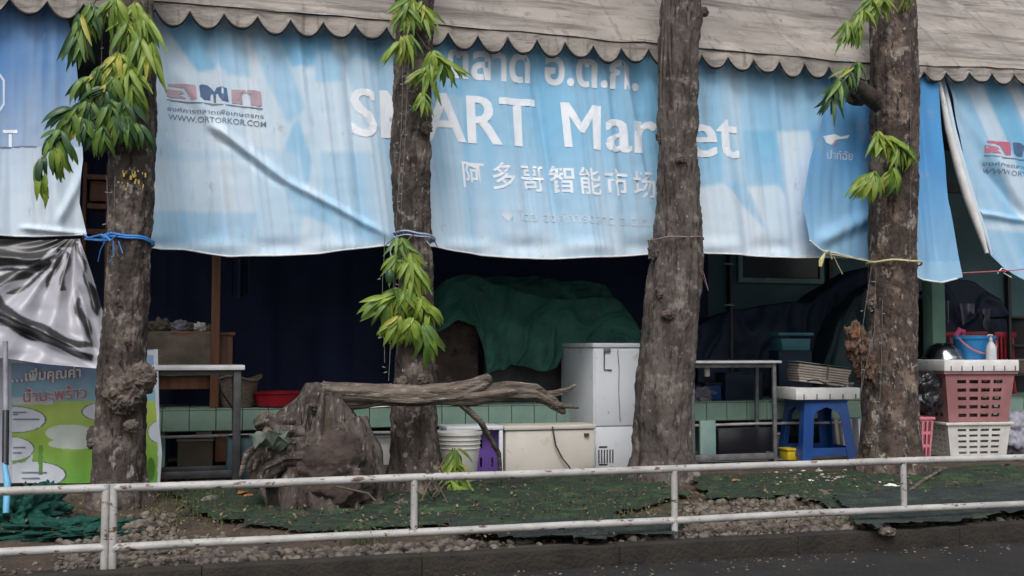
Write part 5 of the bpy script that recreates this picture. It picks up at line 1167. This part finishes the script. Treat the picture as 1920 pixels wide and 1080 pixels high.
# styrofoam lid, notebooks, blue stool
def boxed(name, label, cat, c, size, rz, m, notches=6, group=None, tilt=0):
    r_ = empty(name, c, label, cat, group, rz); r_.rotation_euler = (tilt, 0, rz); Wd, Dp, Hh = size
    b = MB(); b.box((0, 0, Hh/2), (Wd, Dp, Hh), bev=.010); b.build('slab', m, r_)
    for k in range(notches):
        x = -Wd/2+Wd*(k+.6)/notches; b = MB(); b.box((x, -Dp/2-.001, Hh*.28), (.008, .006, Hh*.42), bev=.001); b.build('notch', M['metal_dark'], r_)
    return r_
YL = 7.95
zl = 1-(750-655)*9.0/2000
pL = U(1566, 750, YL)
boxed('foam_lid', 'grubby styrofoam lid lying on the blue stool under the paper stack', 'foam lid', (pL.x-.02, YL+.27, zl-.0), (.60, .46, .10), R(-4), M['styro'], 5)
nbk = empty('notebook_stack', (pL.x-.0, YL+.28, zl+.118), 'tilted banded stack of paper pads with a green top, on the foam lid', 'paper stack', rz=R(-12))
nbk.rotation_euler = (0, R(7), R(-10))
for k in range(7):
    b = MB(); jx, jy = random.uniform(-.006, .006), random.uniform(-.006, .006); b.box((jx, jy, .02+k*.022), (.47-.006*(6-k), .27, .016), bev=.002); b.build('pad', M['paper'], nbk)
    b = MB(); b.box((jx, jy, .02+k*.022+.0105), (.472-.006*(6-k), .272, .0038)); b.build('cover', M['paper_edge'], nbk)
b = MB(); b.box((.09, 0, .178), (.28, .27, .007), bev=.001); b.build('top_cover', M['green_tarp'], nbk)
b = MB(); b.box((-.14, 0, .178), (.19, .27, .007), bev=.001); b.build('top_cover', M['mint_box'], nbk)
b = MB(); b.box((.03, -.1385, .088), (.016, .003, .165)); b.build('band', M['sack'], nbk)
b = MB(); P = [Vector((.30*t-.16, -.18, .008+.02*math.sin(t*6)+.01)) for t in np.linspace(0, 1, 16)]; b.tube(P, .006, 6); b.build('cord', M['black'], nbk)
b = MB(); P = [Vector((.10+.09*math.cos(t), -.17-.01*math.sin(t), .020+.018*math.sin(t))) for t in np.linspace(0, 6.28, 24)]; b.tube(P, .005, 6); b.build('cord', M['black'], nbk)
def arch_panel(wt, wb, H, leg, top, m, parent, mtx):
    """stool side: trapezoid with an arched opening"""
    b = MB(); out, inn = [], []; n_ = 10
    hb = .0
    def X_(z, w0, w1): return (w1+(w0-w1)*z/H)/2
    zt2 = H-top
    outer = [(-wb/2, 0), (-wb/2, 0), (-wt/2, H)]
    zs_ = [0, H*.16, H*.18, H*.4, H*.6, zt2-.05, zt2-.015, zt2, H]
    # left and right legs
    for sx in (-1, 1):
        rowsL = []
        for z in np.linspace(0, H, 14):
            xo = X_(z, wt, wb); hw = X_(z, wt, wb)-leg
            if z > zt2: xi = 0
            elif z > zt2-.06: q = (z-(zt2-.06))/.06; xi = max(hw*math.sqrt(max(0, 1-q*q)), 0)
            else: xi = hw
            rowsL.append([(sx*xo, 0, z), (sx*xi, 0, z)])
        b.quad_strip(rowsL)
    for z0_, z1_ in ((H*.10, H*.24),):
        b.poly([(-X_(z0_, wt, wb)+leg*.9, .001, z0_), (X_(z0_, wt, wb)-leg*.9, .001, z0_), (X_(z1_, wt, wb)-leg*.9, .001, z1_), (-X_(z1_, wt, wb)+leg*.9, .001, z1_)])
    bmesh.ops.remove_doubles(b.bm, verts=b.bm.verts, dist=1e-5)
    b.solid(.006); b.bm.transform(mtx); b.build('side', m, parent)
def stool(name, label, c, rz, H, m):
    r_ = empty(name, c, label, 'stool', rz=rz); wt, wb = .38, .50; sl_ = math.atan((wb-wt)/2/H)
    for k in range(4):
        mt = Matrix.Rotation(k*math.pi/2, 4, 'Z') @ Matrix.Translation((0, -wb/2, 0)) @ Matrix.Rotation(-sl_, 4, 'X'); arch_panel(wt, wb, H, .085, .05, m, r_, mt)
    b = MB(); b.box((0, 0, H+.008), (wt+.02, wt+.02, .022), bev=.008); b.build('seat', m, r_)
    return r_
pS = U(1536, 860, 8.15)
stool('plastic_stool', 'blue plastic stool with arched sides carrying the foam lid and paper stack', (pL.x-.02, YL+.27, .05), R(-5), zl-.05-.021, M['stool_blue'])
for i, (px, y_) in enumerate(((1548, 900), (1572, 897))):
    pass
simple_box('yellow_tub', 'yellow plastic tub low beside the blue stool\'s left leg', 'tub', 1474, 1512, 8.15, .055, .155, M['yellow'], dep=.14, lid=M['yellow'])
for i, (px, tl_) in enumerate(((1562, .12), (1574, .08), (1587, .05))):
    b = MB(); b.box((0, 0, .12), (.035, .14, .24), bev=.002); o = b.build('paper_bundle', M['paper'] if i != 1 else M['styro']); o.location = (UX(px, 8.42), 8.42, .14); o.rotation_euler = (0, -tl_, 0)
    tag(o, ['white paper bundle seen through the stool opening, leftmost of three', 'brightest white paper bundle of the three behind the stool', 'pale paper bundle nearest the stool\'s right leg'][i], 'paper', 'paper bundles behind the blue stool')
for i, (px, tl_) in enumerate(((1604, .03), (1612, .06), (1620, .08))):
    b = MB(); b.box((0, 0, .17), (.012, .10, .34), bev=.002); o = b.build('wooden_slat', M['enamel']); o.location = (UX(px, 8.2), 8.2, .055); o.rotation_euler = (0, -tl_, 0)  # thin white slats leaning upright
    tag(o, ['thin white slat closest to the blue stool', 'thin white slat in the middle of three between stool and trunk', 'thin white slat closest to the rightmost trunk'][i], 'stick', 'white slats leaning between stool and trunk')
simple_box('cardboard_box', 'tan board edge standing left of the blue stool beneath the counter', 'box', 1455, 1470, 8.5, .06, .26, M['sack'], dep=.1, lid=M['paper'])
ci = U(1606, 645, 6.98); cp = empty('coir_clump', ci, 'brown fibrous clump of dead roots hanging on the rightmost trunk\'s left side', 'root clump')
child(blob('clump', ci, (.075, .06, .12), M['coir'], 41, .7, 5, 2.6), cp)
child(blob('clump', U(1622, 690, 7.02), (.06, .06, .11), M['coir'], 44, .7, 5, 2.6), cp)
random.seed(31)
for k in range(16):
    a_ = random.uniform(0, 3.14); c = ci+Vector((-.01, -.04, .05)); b = MB(); L_ = random.uniform(.05, .11)
    b.tube([c, c+Vector((math.cos(a_)*L_*.6, -.03, math.sin(a_)*L_*.7)), c+Vector((math.cos(a_)*L_, -.03, math.sin(a_)*L_*.5-random.uniform(0, .06)))], [.006, .004, .002], 5); child(b.build('fibre', M['leaf_dry'] if k % 3 == 0 else M['coir']), cp)

# baskets and what stands on them
cxp = U(1836, 700, 8.0); RZ = R(-5)
def front_c(pxc, Y, z): p_ = U(pxc, 700, Y); return (p_.x, Y, z)
def place(px_mid, Yfront, dep, rz): # centre of a box whose front face centre is at (px_mid, Yfront)
    p_ = U(px_mid, 700, Yfront); return (p_.x+math.sin(-rz)*dep/2, Yfront+math.cos(rz)*dep/2)
z_white_top = 1-(792-655)*9.3/2000
c_ = place(1834, 7.9, .36, RZ)
crate('white_basket', 'white plastic lattice basket on the ground under the mauve basket', 'basket', (c_[0], c_[1], .055), (.62, .36, z_white_top-.055), RZ, M['white_pl'], 4, 5, .13, hole=(.74, .42), side_n=4, zh=(.06, .86), inset=.13)
zm0, zm1 = z_white_top+.002, 1-(697-655)*9.2/2000
c_ = place(1838, 7.88, .52, RZ)
crate('mauve_basket', 'large mauve-pink lattice basket stacked on the white basket', 'basket', (c_[0], c_[1], zm0), (.68, .52, zm1-zm0), RZ, M['mauve'], 4, 5, .15, hole=(.74, .42), side_n=4, zh=(.05, .88), inset=.14)
boxed('foam_lid', 'clean bright styrofoam lid covering the mauve basket', 'foam lid', (c_[0], c_[1], zm1+.001), (.73, .58, .10), RZ, M['styro'], 7)  # styrofoam box lid laid over the basket
zt3 = zm1+.102
sx = Matrix.Rotation(RZ, 3, 'Z')
def on_lid(lx, ly): v_ = sx @ Vector((lx, ly, 0)); return (c_[0]+v_.x, c_[1]+v_.y, zt3)
b = MB(); b.lathe([(r_*1.18, z_*1.22) for r_, z_ in [(.0, .125), (.05, .122), (.10, .10), (.135, .065), (.155, .02), (.165, .002), (.172, .0), (.172, .004), (.160, .006), (.15, .02), (.13, .06), (.095, .095), (.0, .118)]], 56)
tag(b.build('steel_bowl', M['steel'], loc=on_lid(-.14, .06)), 'shiny steel mixing bowl turned upside down on the bright foam lid', 'bowl')
bu = empty('blue_bucket', on_lid(.14, .02), 'sky blue toy-sized bucket with a pink swing handle on the bright foam lid', 'bucket')
b = MB(); b.lathe([(0, 0), (.10, 0), (.105, .006), (.135, .155), (.147, .155), (.149, .178), (.138, .180), (.13, .17), (.10, .012), (0, .01)], 48); b.build('body', M['bucket_blue'], bu)
b = MB(); b.tube([(.148*math.cos(a_), -.148*math.sin(a_)*.75-.02, .165-.12*math.sin(a_)) for a_ in np.linspace(0, math.pi, 26)], .007, 8); b.build('handle', M['pink'], bu)
bu.scale = (1.25, 1.25, 1.2)
for sx_ in (-1, 1): b = MB(); b.box((sx_*.148, 0, .165), (.016, .03, .03), bev=.004); b.build('handle_lug', M['bucket_blue'], bu)
b = MB(); b.tube([(-.13, .03, .15), (-.16, .02, .22), (-.135, 0, .27), (-.10, 0, .26), (-.09, .02, .2)], [.01, .022, .028, .024, .015], 10); tag(b.build('pink_scoop', M['pink_bright'], loc=on_lid(.14, .04)), 'bright pink plastic scoop sticking up out of the blue bucket', 'scoop')
so_ = empty('soap_bottle', on_lid(.14, -.22), 'white pump soap bottle in front of the blue bucket', 'bottle')
b = MB(); b.lathe([(0, 0), (.040, 0), (.044, .006), (.044, .09), (.038, .125), (.022, .15), (.013, .16), (.013, .172), (0, .172)], 28); b.build('body', M['enamel'], so_)
b = MB(); b.lathe([(0, .172), (.015, .172), (.015, .188), (.006, .19), (.006, .212), (.018, .214), (.018, .224), (0, .225)], 18); b.build('pump', M['styro'], so_)
b = MB(); b.tube([(0, 0, .219), (-.035, -.01, .218), (-.045, -.012, .208)], .005, 6); b.build('spout', M['styro'], so_)
b = MB(); b.box((0, -.0435, .05), (.03, .002, .03)); b.build('label', M['print_faint'], so_)
p_ = on_lid(.30, .08); b = MB(); b.tube([(p_[0], p_[1], p_[2]+.012), (p_[0]+.03, p_[1], p_[2]+.09)], .012, 8); tag(b.build('scrub_brush', M['wicker']), 'short tan brush handle standing beside the blue bucket', 'brush')
# black bin bag + small pink basket + grey bag
p_ = U(1738, 745, 8.2); p_ = U(1742, 742, 7.98); o = blob('bin_bag', (p_.x-.02, 8.0, .60), (.14, .10, .20), M['black_bag'], 51, .35, 5, 1.8); tag(o, 'glossy black bin bag slumped against the mauve basket', 'bag')
p_ = U(1738, 780, 8.25); simple_box('storage_crate', 'dark crate on the ground behind the slim pink basket', 'crate', 1705, 1765, 8.35, .06, .44, M['dark_sheet'], dep=.25, lid=M['dark_teal'])
c2_ = U(1733, 800, 7.85)
crate('pink_basket', 'tall slim pink basket with vertical slots beside the rightmost trunk', 'basket', (c2_.x, 7.93, .055), (.20, .16, 1-(785-655)*8.9/2000-.055), R(-8), M['pink'], 4, 3, .28, hole=(.62, .78), side_n=3, zh=(.02, .93), inset=.05, lip=.012)
c2_ = U(1912, 800, 7.95); o = blob('grey_bag', (c2_.x+.08, 8.1, .24), (.19, .15, .21), M['grey_bag'], 57, .35, 5, 1.8, flat=.185); tag(o, 'lilac-grey cloth bag slumped right of the white basket', 'bag')
# red chairs behind
def red_chair(c, rz, label):
    r_ = empty('red_chair', c, label, 'chair', 'red plastic chairs behind the blue bucket', rz)
    b = MB(); b.box((0, 0, .42), (.40, .38, .025), bev=.01); b.build('seat', M['red'], r_)
    for i in range(5): b = MB(); b.box((-.15+.075*i, .185+.0, .63), (.035, .018, .30), bev=.006); b.build('back_slat', M['red'], r_)
    b = MB(); b.box((0, .185, .80), (.42, .03, .06), bev=.012); b.build('back_rail', M['red'], r_)
    for sx_ in (-1, 1):
        for sy in (-1, 1): b = MB(); b.tube([(sx_*.17, sy*.16, .41), (sx_*.20, sy*.19, 0)], [.02, .016], 8); b.build('leg', M['red'], r_)
    return r_
p_ = U(1800, 640, 9.2); q1 = red_chair((p_.x, 9.2, .35), R(160), 'red plastic chair nearest the green post behind the steel bowl')
p_ = U(1852, 640, 9.3); q1 = red_chair((p_.x, 9.3, .35), R(200), 'red plastic chair behind the blue bucket and soap bottle')
world_box('low_platform', UX(1760, 9.0), UX(1950, 9.0), 9.0, 9.7, .06, .345, M['dark_sheet'], None, .01); tag(bpy.data.objects['low_platform'], 'dark low platform carrying the red chairs', 'platform')
fr_ = empty('black_rack', U(1905, 760, 9.1), 'black steel rack at the right edge of the picture behind the baskets', 'rack')
for x in (1893, 1980): X = UX(x, 9.1); world_box('upright', X-.015, X+.015, 9.08, 9.11, .55, 1.35, M['metal_dark'], fr_)
for z in (.75, 1.05, 1.34): world_box('shelf', UX(1895, 9.1)+.01, UX(1978, 9.1), 9.08, 9.4, z-.02, z, M['metal_dark'], fr_)
world_box('backing', UX(1893, 9.42), UX(1985, 9.42), 9.41, 9.42, .55, 1.34, M['black'], fr_)
# hanging grey rag shapes behind the chairs
for i, (px, py, w_) in enumerate(((1775, 585, .10), (1815, 590, .16), (1845, 600, .12))):
    v_, nu, nv = [], 14, 14; c = U(px, py, 9.75)
    for j in range(nv):
        for k in range(nu): s, t = k/(nu-1), j/(nv-1); v_.append((c.x+(s-.5)*w_*(1-.5*t*abs(math.sin(s*5+i))), 9.75+.03*math.sin(s*9+i), c.z+.12-(.15+.10*math.sin(s*4+i*2))*t))
    tag(np_mesh('rag', v_, grid_faces(nu, nv), M['grey_bag']), ['grey rag hanging beside the green post', 'pale torn rag hanging between the other two behind the bucket', 'grey rag hanging above the soap bottle'][i], 'rag', 'rags hanging behind the red chairs')

# dim clutter inside the stalls
pp = empty('metal_pole', (UX(1372, 9.3), 9.3, .06), 'thin dark pole with pale brackets rising behind the grey table', 'pole')
b = MB(); b.tube([(UX(1372, 9.3), 9.3, .06), (UX(1372, 9.3), 9.3, 3.3)], .018, 10); child(b.build('tube', M['metal_dark']), pp)
for py in (495, 572): q_ = U(1366, py, 9.28); child(world_box('bracket', q_.x-.05, q_.x+.06, 9.26, 9.28, q_.z-.008, q_.z+.008, M['metal_grey']), pp)
for k, (nm, lab, cat, a0, a1, Y_, zb2, zt2, mm, ld) in enumerate((
  ('storage_box', 'dark blue storage box on the counter between grey table legs', 'box', 1322, 1352, 8.72, .547, .70, 'stool_blue', 'metal_dark'),
  ('storage_box', 'brown carton on the counter behind the stool', 'box', 1560, 1598, 8.75, .547, .69, 'sack', 'paper'),
  ('storage_box', 'dull grey carton on the counter left of the blue stool', 'box', 1470, 1510, 8.78, .547, .66, 'metal_grey', 'metal_dark'),
  ('paint_tin', 'dark tin beneath the counter below the red basin', 'tin', 515, 538, 8.75, .06, .24, 'metal_grey', 'metal_grey'),
  ('storage_box', 'white carton beneath the counter left of the slender trunk', 'box', 700, 735, 8.7, .06, .30, 'white_pl', 'styro'),
  ('storage_box', 'dark carton on the cart behind the freezer top', 'box', 1060, 1100, 9.3, 1.16, 1.30, 'metal_dark', 'sack'),
  ('storage_box', 'pale green carton behind the rightmost trunk beneath the counter', 'box', 1640, 1700, 8.5, .06, .32, 'mint_box', 'white_pl'),
  ('storage_box', 'brown box on the rack at the right edge', 'box', 1905, 1940, 9.2, .75, .90, 'sack', 'paper'))):
    simple_box(nm, lab, cat, a0, a1, Y_, zb2, zt2, M[mm], dep=.22, lid=M[ld])
for k, (px, y0_, y1_, lab) in enumerate(((452, 486, 560, 'dark grey cloth hanging from the beam just right of the wooden post'), (1720, 560, 640, 'dark green cloth hanging behind the pale green post'))):
    v_, nu, nv = [], 16, 16; c = U(px, y0_, 9.2)
    for j in range(nv):
        for i in range(nu): s, t = i/(nu-1), j/(nv-1); v_.append((c.x+(s-.5)*.14, 9.2+.03*math.sin(s*11+k), c.z-(U(px, y0_, 9.2).z-U(px, y1_, 9.2).z)*t*(1-.25*abs(s-.4))))
    tag(np_mesh('hanging_cloth', v_, grid_faces(nu, nv), M['dark_sheet' if k == 0 else 'dark_teal']), lab, 'cloth')
bm_ = empty('roof_beam', (3, 8.9, 2.6), 'dark steel beam under the shed roof behind the awning', 'beam'); child(world_box('beam', -8, 17, 8.87, 8.93, 2.55, 2.65, M['metal_dark']), bm_)
# ---------------------------------------------------------------- debris on the ground
def gp(px, py, h=.0): p_ = G(px, py, .04); return Vector((p_.x, p_.y, soil_z(p_.x, p_.y)+h))
lg = empty('fallen_branch', gp(1765, 900), 'grey fallen branch lying at the foot of the rightmost trunk', 'branch')
rough_tube('limb', [(1700, 905, gp(1700, 905).y, .02), (1735, 884, 7.3, .035), (1770, 886, 7.25, .045), (1798, 900, 7.0, .05), (1806, 908, 6.9, .03)], M['wood_old'], 61, .3, 18, 10, root=lg)
b = MB(); b.tube([gp(1700, 925, .02), gp(1730, 910, .04), gp(1765, 895, .05)], .012, 7); child(b.build('twig', M['wood_old']), lg)
for i, (px, py, lab) in enumerate(((445, 940, 'curled orange dry leaf lying on the netting left of the stump'), (455, 946, 'second orange dry leaf touching the curled one left of the stump'), (1880, 885, 'tan dry leaf on the netting near the right edge'), (1372, 915, 'small orange leaf on the netting in front of the black glass box'))):
    p_ = gp(px, py, .04); me = leaf_mesh('dry_leaf', .13, .05, 1.3, .004, M['leaf_dry']); o = link('dry_leaf', me, loc=p_); o.rotation_euler = (random.uniform(.0, .3), random.uniform(-.4, .4), random.uniform(-2, -1)); tag(o, lab, 'leaf')
p_ = gp(690, 990)
for i, (px, py, s, lab) in enumerate(((752, 950, .035, 'pale knobbly fungus-like root piece beside the first short railing post'), (746, 963, .028, 'second pale knobbly piece just below the first by the short post'), (505, 958, .028, 'small pale yellowish weed lump in front of the stump'))):
    q_ = gp(px, py, s*.6); o = blob('root_lump', q_, (s, s*.8, s*.8), M['wood_old'], 71+i, .5, 4, 2.4); tag(o, lab, 'root piece')
for i, (px, py, s, lab) in enumerate(((265, 985, .055, 'large grey rounded stone right of the doubled railing post'), (395, 945, .05, 'grey stone half hidden in weeds near the leftmost tree'), (1520, 908, .03, 'whitish stone among debris under the blue stool'), (1575, 895, .03, 'pale stone in front of the rightmost tree base'), (1595, 896, .028, 'pale flat stone just right of its neighbour by the rightmost tree'), (1672, 1000-85, .045, 'bluish white wrapper-like stone beside the short post at right'), (1662, 1003-12, .04, 'isolated river stone on the kerb right of the middle post'))):
    q_ = gp(px, py, s*.3); o = blob('loose_stone', q_, (s*1.3, s, s*.6), M['stone'] if i < 2 or i == 6 else M['styro'], 81+i, .35, 4, 1.8); tag(o, lab, 'stone')
ms = []
for _ in range(110):
    px, py = random.gauss(1560, 60), random.gauss(900, 8); q_ = gp(px, py, .02); s = random.uniform(.006, .016); ms.append(rmat(q_, (s*1.5, s, s*.6)))
tag(scatter('pale_chips', IV, IF, ms, M['paper']), 'pale wood chips and grit scattered in front of the blue stool', 'debris', kind='stuff')
